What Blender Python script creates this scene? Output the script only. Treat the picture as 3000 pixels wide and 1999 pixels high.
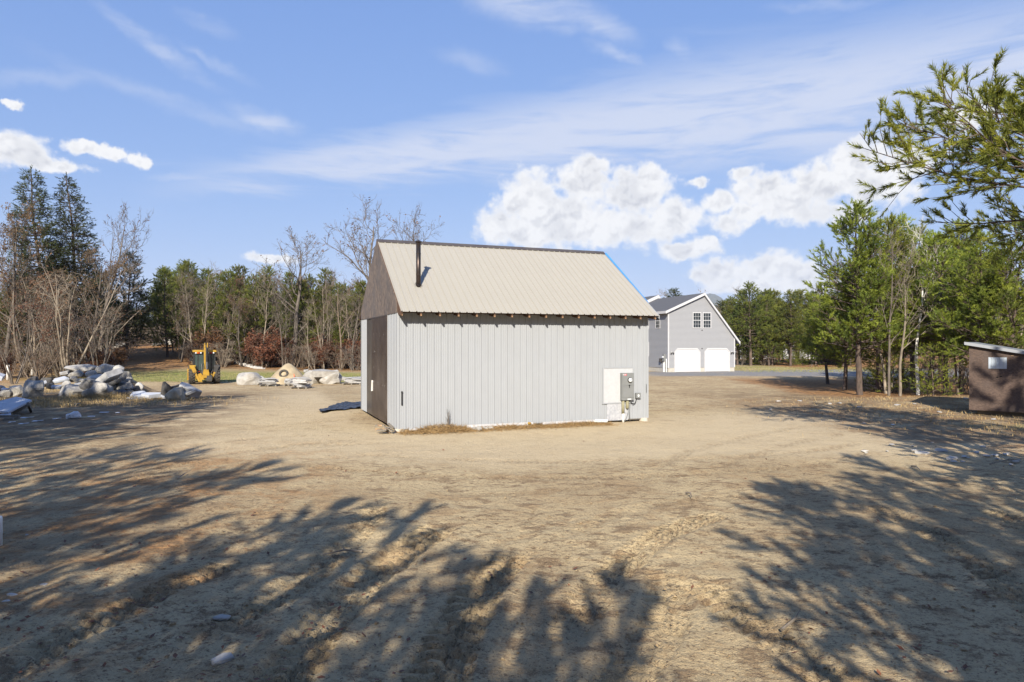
import bpy, bmesh, math, random
import numpy as np
from mathutils import Vector, Matrix, Euler

for o in list(bpy.data.objects):
    bpy.data.objects.remove(o)
scene = bpy.context.scene
COL = scene.collection
R = math.radians
F, V0, CAMH = 2000.0, 1006.0, 2.8          # photograph: focal length in pixels, horizon row, eye height

# ---------------------------------------------------------------- camera
cam_d = bpy.data.cameras.new("camera")
cam = bpy.data.objects.new("camera", cam_d)
COL.objects.link(cam)
cam.location = (0, 0, CAMH)
cam.rotation_euler = (R(90), 0, 0)
cam_d.sensor_width = 36
cam_d.lens = 24.0
cam_d.shift_y = 6.5 / 3000
cam_d.clip_start = 0.1
cam_d.clip_end = 12000
scene.camera = cam
scene.cycles.max_bounces = 6
scene.cycles.diffuse_bounces = 3
scene.cycles.glossy_bounces = 2
scene.cycles.transmission_bounces = 4
scene.cycles.sample_clamp_indirect = 4.0

# ---------------------------------------------------------------- light and exposure
SUN_EL, ANTI_AZ = 30.0, 7.0                 # shadows run 7 degrees to the right of straight ahead
scene.view_settings.view_transform = 'Standard'
scene.view_settings.look = 'None'
scene.view_settings.gamma = 1.0
scene.view_settings.use_curve_mapping = False
scene.view_settings.exposure = 0.85
sd = Vector((math.sin(R(ANTI_AZ)) * math.cos(R(SUN_EL)), math.cos(R(ANTI_AZ)) * math.cos(R(SUN_EL)), -math.sin(R(SUN_EL))))
sun_d = bpy.data.lights.new("sun", 'SUN')
sun_d.energy = 5.0
sun_d.angle = R(0.45)
sun_d.color = (1.0, 0.92, 0.79)
sun = bpy.data.objects.new("sun", sun_d)
COL.objects.link(sun)
sun.rotation_euler = sd.to_track_quat('-Z', 'Y').to_euler()
sun.location = (0, -30, 40)

# ---------------------------------------------------------------- sky
world = bpy.data.worlds.new("World")
scene.world = world
world.use_nodes = True
WT = world.node_tree
WT.nodes.clear()

class NG:
    """small helper to write node graphs"""
    def __init__(s, t): s.t = t; s.n = t.nodes; s.l = t.links
    def put(s, sock, v):
        if hasattr(v, 'is_output') or isinstance(v, bpy.types.NodeSocket): s.l.new(v, sock)
        else:
            if hasattr(sock.default_value, '__len__') and not hasattr(v, '__len__'): v = [v] * len(sock.default_value)
            if hasattr(v, '__len__') and len(sock.default_value) == 4 and len(v) == 3: v = (*v, 1)
            sock.default_value = v
    def m(s, op, a, b=0.0, c=0.0, clamp=False):
        n = s.n.new('ShaderNodeMath'); n.operation = op; n.use_clamp = clamp
        for i, v in enumerate((a, b, c)): s.put(n.inputs[i], v)
        return n.outputs[0]
    def ss(s, v, a, b, o0=0.0, o1=1.0):
        n = s.n.new('ShaderNodeMapRange'); n.interpolation_type = 'SMOOTHSTEP'
        for i, q in enumerate((v, a, b, o0, o1)): s.put(n.inputs[i], q)
        return n.outputs[0]
    def xyz(s, a, b, c=0.0):
        n = s.n.new('ShaderNodeCombineXYZ')
        for i, v in enumerate((a, b, c)): s.put(n.inputs[i], v)
        return n.outputs[0]
    def sep(s, v):
        n = s.n.new('ShaderNodeSeparateXYZ'); s.put(n.inputs[0], v); return n.outputs
    def vm(s, op, a, b=(0, 0, 0)):
        n = s.n.new('ShaderNodeVectorMath'); n.operation = op
        s.put(n.inputs[0], a); s.put(n.inputs[1], b)
        return n.outputs['Value'] if op in ('LENGTH', 'DOT_PRODUCT') else n.outputs[0]
    def noise(s, vec, scale, detail=4, rough=0.55, dist=0.0, lac=2.0):
        n = s.n.new('ShaderNodeTexNoise')
        if vec is not None: s.put(n.inputs['Vector'], vec)
        for k, v in (('Scale', scale), ('Detail', detail), ('Roughness', rough), ('Distortion', dist), ('Lacunarity', lac)): s.put(n.inputs[k], v)
        return n.outputs['Fac'], n.outputs['Color']
    def mix(s, f, a, b, typ='MIX'):
        n = s.n.new('ShaderNodeMix'); n.data_type = 'RGBA'; n.blend_type = typ
        s.put(n.inputs['Factor'], f); s.put(n.inputs[6], a); s.put(n.inputs[7], b)
        return n.outputs[2]
    def mapping(s, vec, loc=(0, 0, 0), rot=(0, 0, 0), sc=(1, 1, 1), typ='POINT'):
        n = s.n.new('ShaderNodeMapping'); n.vector_type = typ
        s.put(n.inputs[0], vec); n.inputs[1].default_value = loc; n.inputs[2].default_value = rot; n.inputs[3].default_value = sc
        return n.outputs[0]

SKY_T = (0.335, 0.37, 0.525)
CLOUD = ((0.545, 0.545, 0.55, 1), (0.31, 0.32, 0.355, 1))
def build_sky():
    g = NG(WT)
    out = g.n.new('ShaderNodeOutputWorld'); bg = g.n.new('ShaderNodeBackground')
    g.l.new(bg.outputs[0], out.inputs[0])
    sky = g.n.new('ShaderNodeTexSky'); sky.sky_type = 'NISHITA'; sky.sun_disc = False
    sky.sun_elevation = R(SUN_EL); sky.sun_rotation = R(180 + ANTI_AZ)
    sky.air_density = 1.0; sky.dust_density = 0.35; sky.ozone_density = 1.6; sky.altitude = 0
    d = g.n.new('ShaderNodeTexCoord').outputs['Generated']
    d = g.vm('NORMALIZE', d)
    x, y, z = g.sep(d)
    az = g.m('MULTIPLY', g.m('ARCTAN2', x, y), 57.29578)
    el = g.m('MULTIPLY', g.m('ARCSINE', z), 57.29578)
    p = g.xyz(az, el, 0)
    def ae(u, v):
        a = math.atan((u - 1500) / F)
        return math.degrees(a), math.degrees(math.atan((V0 - v) / F * math.cos(a)))
    PXD = math.degrees(1 / F)
    # --- heaped clouds: clusters of billows at their bearings and heights, broken up with noise
    blobs = [(1475,665,80,55),(1560,600,105,95),(1710,535,80,65),(1640,640,190,85),(1860,570,110,75),(1955,640,100,62),(1800,660,220,62),(1740,485,45,35),
             (1560,690,150,35),(1900,520,50,40),(2000,735,95,28),(2055,712,50,26),
             (2135,655,50,36),(2240,560,85,55),(2330,605,90,48),(2400,545,105,62),(2510,470,72,58),(2560,540,115,66),(2640,480,85,45),(2470,625,75,28),(2170,510,28,22),(2045,530,22,13),(2850,345,60,38),(2200,625,60,30),(2100,590,50,35),
             (2120,800,85,36),(2250,785,85,46),(2335,800,65,42),(2060,810,45,22),(2200,835,150,28),(2400,845,90,25),
             (40,440,72,45),(125,478,85,20),(265,432,60,18),(335,448,50,16),(405,468,26,22),(35,305,22,9),
             (790,760,70,16)]
    sph = [(*ae(u, v), ru * PXD, rv * PXD) for u, v, ru, rv in blobs]
    rng = random.Random(4)
    for k in range(9):                        # the same kind of cloud goes on round the rest of the horizon
        a0 = rng.uniform(48, 312); e0 = rng.uniform(7, 17)
        if a0 > 180: a0 -= 360
        for j in range(2):
            sph.append((a0 + rng.uniform(-5, 5), e0 + rng.uniform(-1, 1), rng.uniform(3, 6), rng.uniform(1.4, 2.6)))
    w1 = g.noise(p, 0.55, 6, 0.6)[1]
    wv = g.vm('SUBTRACT', w1, (0.5, 0.5, 0.5))
    pw = g.vm('ADD', p, g.vm('MULTIPLY', wv, (2.0, 1.6, 0)))
    dm = None
    def chain(prev):                          # keeps the node stack short: each billow is worked out after the one before
        if prev is None: return pw
        n = g.n.new('ShaderNodeVectorMath'); n.operation = 'MULTIPLY_ADD'
        g.put(n.inputs[0], prev); n.inputs[1].default_value = (1e-6,) * 3; g.put(n.inputs[2], pw)
        return n.outputs[0]
    for a0, e0, ra, re in sph:
        L = g.vm('LENGTH', g.mapping(chain(dm), (a0, e0, 0), (0, 0, 0), (ra, re, 1), 'TEXTURE'))
        dm = L if dm is None else g.m('SMOOTH_MIN', dm, L, 0.25)
    n2 = g.noise(p, 0.75, 9, 0.60)[0]
    def puffs(q, wobble):
        tot = None
        for sc, am in ((0.55, .66), (1.35, .30), (3.2, .10)):
            v = g.n.new('ShaderNodeTexVoronoi'); v.voronoi_dimensions = '2D'; v.feature = 'F1'
            g.put(v.inputs['Vector'], q); v.inputs['Scale'].default_value = sc
            t = g.m('MULTIPLY', v.outputs['Distance'], am); tot = t if tot is None else g.m('ADD', tot, t)
        return tot
    pv = g.vm('ADD', p, g.vm('MULTIPLY', wv, (1.4, 1.2, 0)))
    f0 = puffs(pv, 0); f1 = puffs(g.vm('ADD', pv, (-0.16, 0.34, 0)), 0)
    dd = g.m('ADD', dm, g.m('MULTIPLY', g.m('SUBTRACT', f0, 0.50), 0.62))
    dd = g.m('ADD', dd, g.m('MULTIPLY', g.m('SUBTRACT', n2, 0.5), 1.25))
    dens = g.ss(dd, 1.22, 0.60)
    # billow shading: bright where a puff turns up to the light, soft grey in hollows and under the heap
    rel = g.m('SUBTRACT', f1, f0)
    hollow = g.ss(rel, 0.08, -0.22)
    lowf = g.ss(g.noise(p, 0.35, 3, 0.5)[0], 0.45, 0.62)
    core = g.ss(dd, 0.95, 0.30)
    shv = g.m('MULTIPLY', core, g.m('ADD', g.m('MULTIPLY', hollow, 0.42), g.m('MULTIPLY', lowf, 0.42)), clamp=True)
    ccol = g.mix(shv, CLOUD[0], CLOUD[1])
    # --- high thin cloud: streaks on a flat layer, with one long band across the view
    zz = g.m('MAXIMUM', z, 0.03)
    pl = g.xyz(g.m('DIVIDE', x, zz), g.m('DIVIDE', y, zz), 0)
    st1 = g.noise(g.mapping(pl, (0, 0, 0), (0, 0, R(-14)), (0.35, 1.7, 1)), 0.9, 7, 0.62, 0.8)[0]
    st2 = g.noise(g.mapping(p, (0, 0, 0), (0, 0, R(9)), (0.11, 0.75, 1)), 1.0, 7, 0.6, 0.5)[0]
    general = g.m('MULTIPLY', g.ss(st1, 0.56, 0.86), 0.35)
    cen = g.m('ADD', 16.6, g.m('ADD', g.m('MULTIPLY', az, 0.12), g.m('MULTIPLY', g.m('MULTIPLY', az, az), -0.0026)))
    thick = g.ss(az, -28.0, 30.0, 1.5, 5.2)
    bd = g.m('ABSOLUTE', g.m('DIVIDE', g.m('SUBTRACT', g.m('ADD', el, g.m('MULTIPLY', g.m('SUBTRACT', st2, 0.5), 4.5)), cen), thick))
    band = g.m('MULTIPLY', g.ss(bd, 1.25, 0.2), g.ss(az, -31.0, -14.0))
    band = g.m('MULTIPLY', band, g.ss(st2, 0.25, 0.58, 0.30, 1.0))
    wis = None
    for (u, v, ru, rv, rot, amt) in [(450,130,190,26,-27,.55),(640,190,120,16,-20,.4),(610,75,90,24,-8,.35),(770,352,120,34,-10,.75),(1560,20,230,60,-8,.8),(1760,70,130,38,-22,.7),
                                (1380,180,120,30,-10,.3),(1820,160,120,22,-22,.5),(2000,150,60,35,-45,.45),(500,300,330,28,-12,.3),(120,230,180,26,12,.28),(2900,150,170,90,10,.6),(600,520,150,14,6,.5),(2420,20,160,20,-8,.3),(2700,330,240,60,8,.5)]:
        a0, e0 = ae(u, v)
        L = g.vm('LENGTH', g.mapping(chain(wis), (a0, e0, 0), (0, 0, R(rot)), (ru * PXD, rv * PXD, 1), 'TEXTURE'))
        q = g.m('MULTIPLY', g.ss(L, 1.2, 0.1), amt)
        wis = q if wis is None else g.m('MAXIMUM', wis, q)
    wis = g.m('MULTIPLY', wis, g.ss(st2, 0.3, 0.65, 0.35, 1.1))
    cir = g.m('MULTIPLY', g.m('MAXIMUM', g.m('MAXIMUM', band, wis), general), 0.9, clamp=True)
    cir = g.m('MULTIPLY', cir, g.ss(el, 1.0, 8.0))
    K = 0.11                                   # strength of the physical sky
    skyc = g.vm('SCALE', sky.outputs[0]); skyc.node.inputs['Scale'].default_value = K
    r_, g_, b_ = g.sep(skyc)                   # flatter, bluer response, as the camera recorded the sky
    skyc = g.xyz(g.m('MULTIPLY', g.m('POWER', r_, 0.60), SKY_T[0]), g.m('MULTIPLY', g.m('POWER', g_, 0.45), SKY_T[1]), g.m('MULTIPLY', g.m('POWER', b_, 0.25), SKY_T[2]))
    c = g.mix(cir, skyc, (0.37, 0.405, 0.50, 1))
    c = g.mix(dens, c, ccol)
    g.l.new(c, bg.inputs[0]); bg.inputs[1].default_value = 1.0
build_sky()
world.cycles.sampling_method = 'NONE'

# ---------------------------------------------------------------- helpers
def fbm_grid(seed, x, y, scale, octaves=4, gain=0.5):
    """value noise, about -1..1, vectorised"""
    rng = np.random.RandomState(seed)
    tot = np.zeros(np.broadcast(x, y).shape); amp = 1.0; s = 1.0 / scale; norm = 0
    for o in range(octaves):
        T = rng.rand(256, 256)
        X = x * s + 37.1 * o; Y = y * s + 11.7 * o
        xi = np.floor(X).astype(int); yi = np.floor(Y).astype(int)
        fx = X - xi; fy = Y - yi
        fx = fx * fx * (3 - 2 * fx); fy = fy * fy * (3 - 2 * fy)
        a = T[xi % 256, yi % 256]; b = T[(xi + 1) % 256, yi % 256]
        c = T[xi % 256, (yi + 1) % 256]; d = T[(xi + 1) % 256, (yi + 1) % 256]
        tot += amp * ((a * (1 - fx) + b * fx) * (1 - fy) + (c * (1 - fx) + d * fx) * fy - 0.5) * 2
        norm += amp; amp *= gain; s *= 2.03
    return tot / norm

def sst(a, b, v):
    t = np.clip((v - a) / (b - a), 0, 1)
    return t * t * (3 - 2 * t)

def hgt(x, y):
    """lie of the land, without the small bumps"""
    x = np.asarray(x, float); y = np.asarray(y, float)
    z = -0.35 * sst(30, 52, y) * sst(-4, -14, x)
    z = z + 3.1 * np.exp(-0.5 * (((x + 54) / 14.0) ** 2 + ((y - 108) / 21.0) ** 2))
    z = z + 1.05 * np.exp(-(((x + 23.2) / 1.75) ** 2 + ((y - 39.6) / 1.7) ** 2) ** 1.5)      # heap the boulders lie on
    z = z + 0.3 * np.exp(-(((x - 27) / 9) ** 2 + ((y - 33) / 3.0) ** 2))
    z = z + 0.05 * np.sin(x * 0.21 + 1.3) * np.sin(y * 0.17) * sst(60, 20, np.abs(y))
    return z

_ys = np.concatenate([np.arange(4, 40, 0.05), np.arange(40, 260, 0.2)])
def G(u, v, dmax=240):
    """point of the ground seen at a pixel of the photograph"""
    rx = (u - 1500) / F; rz = -(v - V0) / F
    zr = CAMH + rz * _ys
    below = np.nonzero(zr <= hgt(rx * _ys, _ys))[0]
    d = _ys[below[0]] if len(below) else dmax
    d = min(d, dmax)
    return Vector((rx * d, d, float(hgt(rx * d, d))))
def at(u, v, d):
    return Vector(((u - 1500) / F * d, d, CAMH - (v - V0) / F * d))
def gp(x, y, dz=0.0):
    return Vector((x, y, float(hgt(x, y)) + dz))

def tag(o, label=None, cat=None, group=None, kind=None):
    if label: o["label"] = label
    if cat: o["category"] = cat
    if group: o["group"] = group
    if kind or cat: o["kind"] = kind or 'thing'
    return o
def empty(name, loc=(0, 0, 0), rz=0.0):
    o = bpy.data.objects.new(name, None); COL.objects.link(o)
    o.location = loc; o.rotation_euler = (0, 0, rz); o.empty_display_size = 0.2
    return o
def link(name, me, parent=None, loc=None, rot=None, sc=None):
    o = bpy.data.objects.new(name, me); COL.objects.link(o)
    if parent: o.parent = parent
    if loc is not None: o.location = loc
    if rot is not None: o.rotation_euler = rot
    if sc is not None: o.scale = sc if hasattr(sc, '__len__') else (sc, sc, sc)
    return o

class MB:
    """collects shapes into one mesh"""
    def __init__(s): s.v = []; s.f = []
    def add(s, vs, fs):
        b = len(s.v); s.v += [tuple(v) for v in vs]; s.f += [tuple(i + b for i in f) for f in fs]; return s
    def box(s, x0, x1, y0, y1, z0, z1, M=None):
        vs = [Vector((x, y, z)) for z in (z0, z1) for x, y in ((x0, y0), (x1, y0), (x1, y1), (x0, y1))]
        if M is not None: vs = [M @ v for v in vs]
        return s.add(vs, [(3, 2, 1, 0), (4, 5, 6, 7), (0, 1, 5, 4), (1, 2, 6, 5), (2, 3, 7, 6), (3, 0, 4, 7)])
    def bar(s, a, b, w, h, up=(0, 0, 1)):
        a = Vector(a); b = Vector(b); d = (b - a); L = d.length; d.normalize()
        x = d.cross(Vector(up))
        if x.length < 1e-4: x = d.cross(Vector((1, 0, 0)))
        x.normalize(); z = x.cross(d)
        M = Matrix((x, d, z)).transposed().to_4x4(); M.translation = a
        return s.box(-w / 2, w / 2, 0, L, -h / 2, h / 2, M)
    def tube(s, pts, rad, n=8, cap=True):
        pts = [Vector(p) for p in pts]
        if not hasattr(rad, '__len__'): rad = [rad] * len(pts)
        base = len(s.v); ref = None
        for i, p in enumerate(pts):
            d = (pts[min(i + 1, len(pts) - 1)] - pts[max(i - 1, 0)]).normalized()
            if ref is None:
                ref = d.cross(Vector((0.31, 0.95, 0.1)) if abs(d.y) < 0.9 else Vector((1, 0, 0))).normalized()
            x = (ref - d * ref.dot(d)).normalized(); ref = x; y = d.cross(x)
            for k in range(n):
                a = 2 * math.pi * k / n
                s.v.append(tuple(p + (x * math.cos(a) + y * math.sin(a)) * rad[i]))
        for i in range(len(pts) - 1):
            for k in range(n):
                a = base + i * n + k; b = base + i * n + (k + 1) % n
                s.f.append((a, b, b + n, a + n))
        if cap:
            s.f.append(tuple(base + k for k in reversed(range(n))))
            s.f.append(tuple(base + (len(pts) - 1) * n + k for k in range(n)))
        return s
    def prism(s, poly, axis, a, b, M=None):
        """extrude a 2-D outline: axis 'y' -> outline in x,z ; 'x' -> outline in y,z ; 'z' -> outline in x,y"""
        def P(q, t): return {'y': (q[0], t, q[1]), 'x': (t, q[0], q[1]), 'z': (q[0], q[1], t)}[axis]
        n = len(poly)
        vs = [Vector(P(q, a)) for q in poly] + [Vector(P(q, b)) for q in poly]
        if M is not None: vs = [M @ v for v in vs]
        return s.add(vs, [tuple(range(n)), tuple(range(2 * n - 1, n - 1, -1))] + [(i, i + n, (i + 1) % n + n, (i + 1) % n) for i in range(n)])
    def mesh(s, name, mat, smooth=False):
        me = bpy.data.meshes.new(name); me.from_pydata(s.v, [], s.f); me.validate()
        bm = bmesh.new(); bm.from_mesh(me); bmesh.ops.recalc_face_normals(bm, faces=bm.faces); bm.to_mesh(me); bm.free()
        if smooth: me.shade_smooth()
        if mat: me.materials.append(mat)
        return me
    def obj(s, name, mat, parent=None, smooth=False, **k):
        return link(name, s.mesh(name, mat, smooth), parent, **k)

def np_mesh(name, V, Fc, mat, smooth=False):
    """mesh from arrays (all faces with the same corner count)"""
    V = np.asarray(V, np.float32); Fc = np.asarray(Fc, np.int32); k = Fc.shape[1]
    me = bpy.data.meshes.new(name)
    me.vertices.add(len(V)); me.vertices.foreach_set("co", V.ravel())
    me.loops.add(Fc.size); me.loops.foreach_set("vertex_index", Fc.ravel())
    me.polygons.add(len(Fc)); me.polygons.foreach_set("loop_start", np.arange(0, Fc.size, k, dtype=np.int32))
    me.polygons.foreach_set("loop_total", np.full(len(Fc), k, np.int32))
    if smooth: me.polygons.foreach_set("use_smooth", np.ones(len(Fc), bool))
    me.update(calc_edges=True)
    if mat: me.materials.append(mat)
    return me

# ---------------------------------------------------------------- materials
def new_mat(name):
    m = bpy.data.materials.new(name); m.use_nodes = True
    g = NG(m.node_tree); b = g.n['Principled BSDF']
    return m, g, b
def mat(name, c1, c2=None, scale=3.0, rough=0.8, bump=0.0, bscale=None, metal=0.0, stretch=(1, 1, 1), coord='Object', detail=5, spec=0.3, lo=0.3, hi=0.7, rnd=0.0, dirt=None):
    m, g, b = new_mat(name)
    tc = g.n.new('ShaderNodeTexCoord').outputs[coord]
    vec = g.mapping(tc, sc=stretch)
    c2 = c2 or tuple(x * 0.8 for x in c1)
    f = g.noise(vec, scale, detail, 0.6)[0]
    col = g.mix(g.ss(f, lo, hi), c1, c2)
    if dirt:
        col = g.mix(g.m('MULTIPLY', g.ss(g.noise(vec, scale * 0.23, 6, 0.65)[0], 0.5, 0.72), dirt[1]), col, dirt[0])
    if rnd:
        oi = g.n.new('ShaderNodeObjectInfo').outputs['Random']
        hsv = g.n.new('ShaderNodeHueSaturation'); g.put(hsv.inputs['Value'], g.m('ADD', 1 - rnd, g.m('MULTIPLY', oi, 2 * rnd)))
        g.put(hsv.inputs['Color'], col); col = hsv.outputs[0]
    g.put(b.inputs['Base Color'], col)
    b.inputs['Roughness'].default_value = rough; b.inputs['Metallic'].default_value = metal
    b.inputs['Specular IOR Level'].default_value = spec
    if bump:
        bn = g.n.new('ShaderNodeBump'); bn.inputs['Strength'].default_value = bump; bn.inputs['Distance'].default_value = 0.02
        g.put(bn.inputs['Height'], g.noise(vec, bscale or scale * 3, 6, 0.65)[0]); g.l.new(bn.outputs[0], b.inputs['Normal'])
    return m
def leaf_mat(name, c1, c2, trans=0.3, rnd=0.25, scale=1.2):
    m, g, b = new_mat(name)
    tc = g.n.new('ShaderNodeTexCoord').outputs['Object']
    col = g.mix(g.ss(g.noise(tc, scale, 3, 0.6)[0], 0.35, 0.65), c1, c2)
    oi = g.n.new('ShaderNodeObjectInfo').outputs['Random']
    hsv = g.n.new('ShaderNodeHueSaturation'); g.put(hsv.inputs['Value'], g.m('ADD', 1 - rnd, g.m('MULTIPLY', oi, 2 * rnd)))
    g.put(hsv.inputs['Hue'], g.m('ADD', 0.485, g.m('MULTIPLY', g.m('FRACT', g.m('MULTIPLY', oi, 7.3)), 0.03)))
    g.put(hsv.inputs['Color'], col); col = hsv.outputs[0]
    g.put(b.inputs['Base Color'], col); b.inputs['Roughness'].default_value = 0.6; b.inputs['Specular IOR Level'].default_value = 0.25
    tr = g.n.new('ShaderNodeBsdfTranslucent'); g.put(tr.inputs[0], col)
    mx = g.n.new('ShaderNodeMixShader'); mx.inputs[0].default_value = trans
    g.l.new(b.outputs[0], mx.inputs[1]); g.l.new(tr.outputs[0], mx.inputs[2])
    g.l.new(mx.outputs[0], g.n['Material Output'].inputs[0])
    return m

M = {}
M['white_steel'] = mat('white_steel', (.305, .32, .34), (.292, .306, .325), 1.2, .45, .02, stretch=(1, 1, .15), dirt=((.265, .265, .26), .3))
M['ivory_steel'] = mat('ivory_steel', (.325, .306, .262), (.312, .292, .25), .9, .42, .0, dirt=((.285, .262, .215), .25))
M['dark_trim'] = mat('dark_trim', (.06, .05, .05), (.08, .07, .06), 3, .5)
M['brown_steel'] = mat('brown_steel', (.055, .04, .033), (.085, .065, .055), 2.2, .42, .05, metal=.2, dirt=((.16, .13, .11), .5))
M['grey_steel_door'] = mat('grey_steel_door', (.075, .068, .062), (.11, .10, .095), 1.5, .35, .04, metal=.3, dirt=((.17, .15, .13), .5))
M['rafter'] = mat('rafter', (.12, .07, .045), (.08, .045, .03), 6, .8, .1)
M['rafter_tip'] = mat('rafter_tip', (.30, .19, .11), (.25, .15, .08), 8, .8)
M['blue_film'] = mat('blue_film', (.07, .24, .55), (.06, .21, .48), 3, .35)
M['pipe_steel'] = mat('pipe_steel', (.028, .026, .026), (.06, .042, .035), 7, .35, .08, metal=.5, stretch=(1, 1, .4))
M['concrete'] = mat('concrete', (.52, .48, .41), (.40, .36, .30), 6, .9, .3)
M['white_board'] = mat('white_board', (.42, .43, .445), (.385, .395, .41), 9, .75, .25, bscale=30)
M['osb_white'] = mat('osb_white', (.41, .42, .44), (.29, .30, .33), 14, .8, .4, bscale=40)
M['grey_box'] = mat('grey_box', (.19, .197, .197), (.17, .177, .177), 4, .45)
M['olive_pvc'] = mat('olive_pvc', (.27, .25, .16), (.20, .19, .12), 6, .6)
M['white_pvc'] = mat('white_pvc', (.74, .74, .72), (.62, .6, .56), 6, .45)
M['black'] = mat('black', (.015, .015, .016), (.03, .03, .03), 5, .5)
M['rubber'] = mat('rubber', (.03, .028, .026), (.085, .075, .062), 6, .85, .2)
M['chrome'] = mat('chrome', (.7, .7, .72), (.6, .6, .62), 4, .2, metal=.9)
M['red_sticker'] = mat('red_sticker', (.55, .10, .12), (.5, .09, .1), 9, .5)
M['dial_white'] = mat('dial_white', (.75, .77, .78), (.6, .62, .65), 9, .25)
M['vinyl'] = mat('vinyl_siding', (.275, .28, .295), (.265, .27, .285), 2, .55)
M['white_trim'] = mat('white_trim', (.48, .48, .49), (.45, .45, .46), 3, .5)
M['shingle'] = mat('shingle', (.115, .117, .125), (.075, .076, .082), 9, .9, .4, bscale=22, stretch=(1, 1, 2.5))
M['foundation'] = mat('foundation', (.44, .42, .37), (.36, .34, .30), 4, .9, .2)
M['white_door'] = mat('white_door', (.52, .52, .53), (.50, .50, .51), 2, .45)
M['plank_grey'] = mat('plank_grey', (.22, .20, .17), (.15, .13, .11), 8, .85, .3, stretch=(6, 1, 6))
M['kindling'] = mat('kindling', (.45, .30, .17), (.25, .17, .11), 6, .85, .2)
M['yellow_paint'] = mat('yellow_paint', (.40, .245, .03), (.31, .18, .028), 3, .42, .03, dirt=((.16, .11, .05), .7))
M['machine_dark'] = mat('machine_dark', (.035, .034, .033), (.06, .055, .05), 4, .6)
M['red_lamp'] = mat('red_lamp', (.45, .03, .02), (.4, .03, .02), 4, .3)
M['amber_lamp'] = mat('amber_lamp', (.75, .2, .03), (.7, .18, .02), 4, .3)
M['tarp'] = mat('black_plastic', (.018, .019, .022), (.035, .036, .04), 3, .28, .1)
M['pale_plastic'] = mat('pale_plastic', (.7, .71, .74), (.55, .56, .6), 5, .4, .1)
M['orange_tape'] = mat('orange_tape', (.85, .13, .03), (.8, .12, .03), 4, .5)
M['granite'] = mat('granite', (.36, .34, .305), (.19, .18, .165), 2.6, .9, .5, bscale=14, rnd=.18, dirt=((.17, .15, .12), .55))
M['granite_pale'] = mat('granite_pale', (.385, .37, .34), (.25, .24, .225), 2.2, .9, .45, bscale=12, rnd=.1, dirt=((.30, .26, .20), .5))
M['granite_tan'] = mat('granite_tan', (.40, .345, .255), (.29, .25, .185), 2.4, .9, .4, bscale=12, dirt=((.25, .2, .14), .4))
M['stone_slab'] = mat('stone_slab', (.38, .38, .38), (.27, .265, .26), 3, .8, .25, bscale=14, rnd=.12, dirt=((.27, .25, .22), .4))
M['dark_stone'] = mat('dark_stone', (.11, .105, .10), (.06, .057, .055), 3, .9, .45, bscale=12, rnd=.2)
M['white_stone'] = mat('white_stone', (.44, .43, .415), (.33, .32, .30), 4, .85, .3, bscale=16, rnd=.1)
M['white_slab'] = mat('white_slab', (.42, .44, .48), (.35, .37, .41), 3, .7, .1)
M['straw'] = mat('straw', (.33, .22, .10), (.20, .125, .055), 5, .9)
M['dry_grass'] = mat('dry_grass', (.42, .31, .15), (.24, .17, .08), .7, .9)
M['bark'] = mat('bark', (.17, .145, .12), (.085, .07, .058), 7, .95, .6, stretch=(1, 1, .25), bscale=16, rnd=.2)
M['bark_pale'] = mat('bark_pale', (.28, .235, .18), (.15, .122, .093), 5, .9, .4, stretch=(1, 1, .4), rnd=.2)
M['bark_brown'] = mat('bark_brown', (.185, .14, .105), (.105, .08, .06), 5, .9, .3, rnd=.2)
M['birch'] = mat('birch_bark', (.66, .64, .60), (.55, .52, .47), 3, .75, .1, stretch=(1, 1, 3), dirt=((.10, .09, .08), .8))
M['pine_bark'] = mat('pine_bark', (.135, .10, .08), (.065, .05, .042), 9, .95, .7, stretch=(1, 1, .3), bscale=18, rnd=.15)
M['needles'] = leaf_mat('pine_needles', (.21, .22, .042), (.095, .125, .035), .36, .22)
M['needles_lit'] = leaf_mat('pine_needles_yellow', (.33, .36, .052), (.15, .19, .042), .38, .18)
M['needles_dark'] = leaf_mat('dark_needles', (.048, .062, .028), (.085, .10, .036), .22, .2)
M['russet'] = leaf_mat('russet_leaves', (.19, .088, .045), (.115, .06, .036), .3, .25)
M['brown_leaf'] = leaf_mat('brown_leaves', (.20, .11, .06), (.13, .08, .05), .3, .25)
M['green_leaf'] = leaf_mat('shrub_leaves', (.16, .17, .03), (.10, .12, .025), .35, .2)

def osb_mat(name, c1, c2, c3, vertical=True):
    m, g, b = new_mat(name)
    tc = g.n.new('ShaderNodeTexCoord').outputs['Object']
    st = (16, 16, 4.5) if vertical else (13, 13, 24)
    vec = g.mapping(tc, sc=st)
    vo = g.n.new('ShaderNodeTexVoronoi'); g.put(vo.inputs['Vector'], vec); vo.inputs['Scale'].default_value = 1.5
    r = g.sep(vo.outputs['Color'])[0]
    col = g.mix(g.ss(r, 0.1, 0.9), c1, c2)
    col = g.mix(g.m('MULTIPLY', g.ss(g.noise(tc, 1.1, 6, .65)[0], .45, .7), .75), col, c3)
    g.put(b.inputs['Base Color'], col); b.inputs['Roughness'].default_value = .85
    bn = g.n.new('ShaderNodeBump'); bn.inputs['Strength'].default_value = .35; bn.inputs['Distance'].default_value = .01
    g.put(bn.inputs['Height'], r); g.l.new(bn.outputs[0], b.inputs['Normal'])
    return m
M['osb_gable'] = osb_mat('weathered_strand_board', (.20, .155, .125), (.085, .07, .065), (.10, .09, .088))
M['osb_shed'] = osb_mat('strand_board', (.115, .078, .06), (.075, .05, .04), (.085, .064, .055), False)
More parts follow.
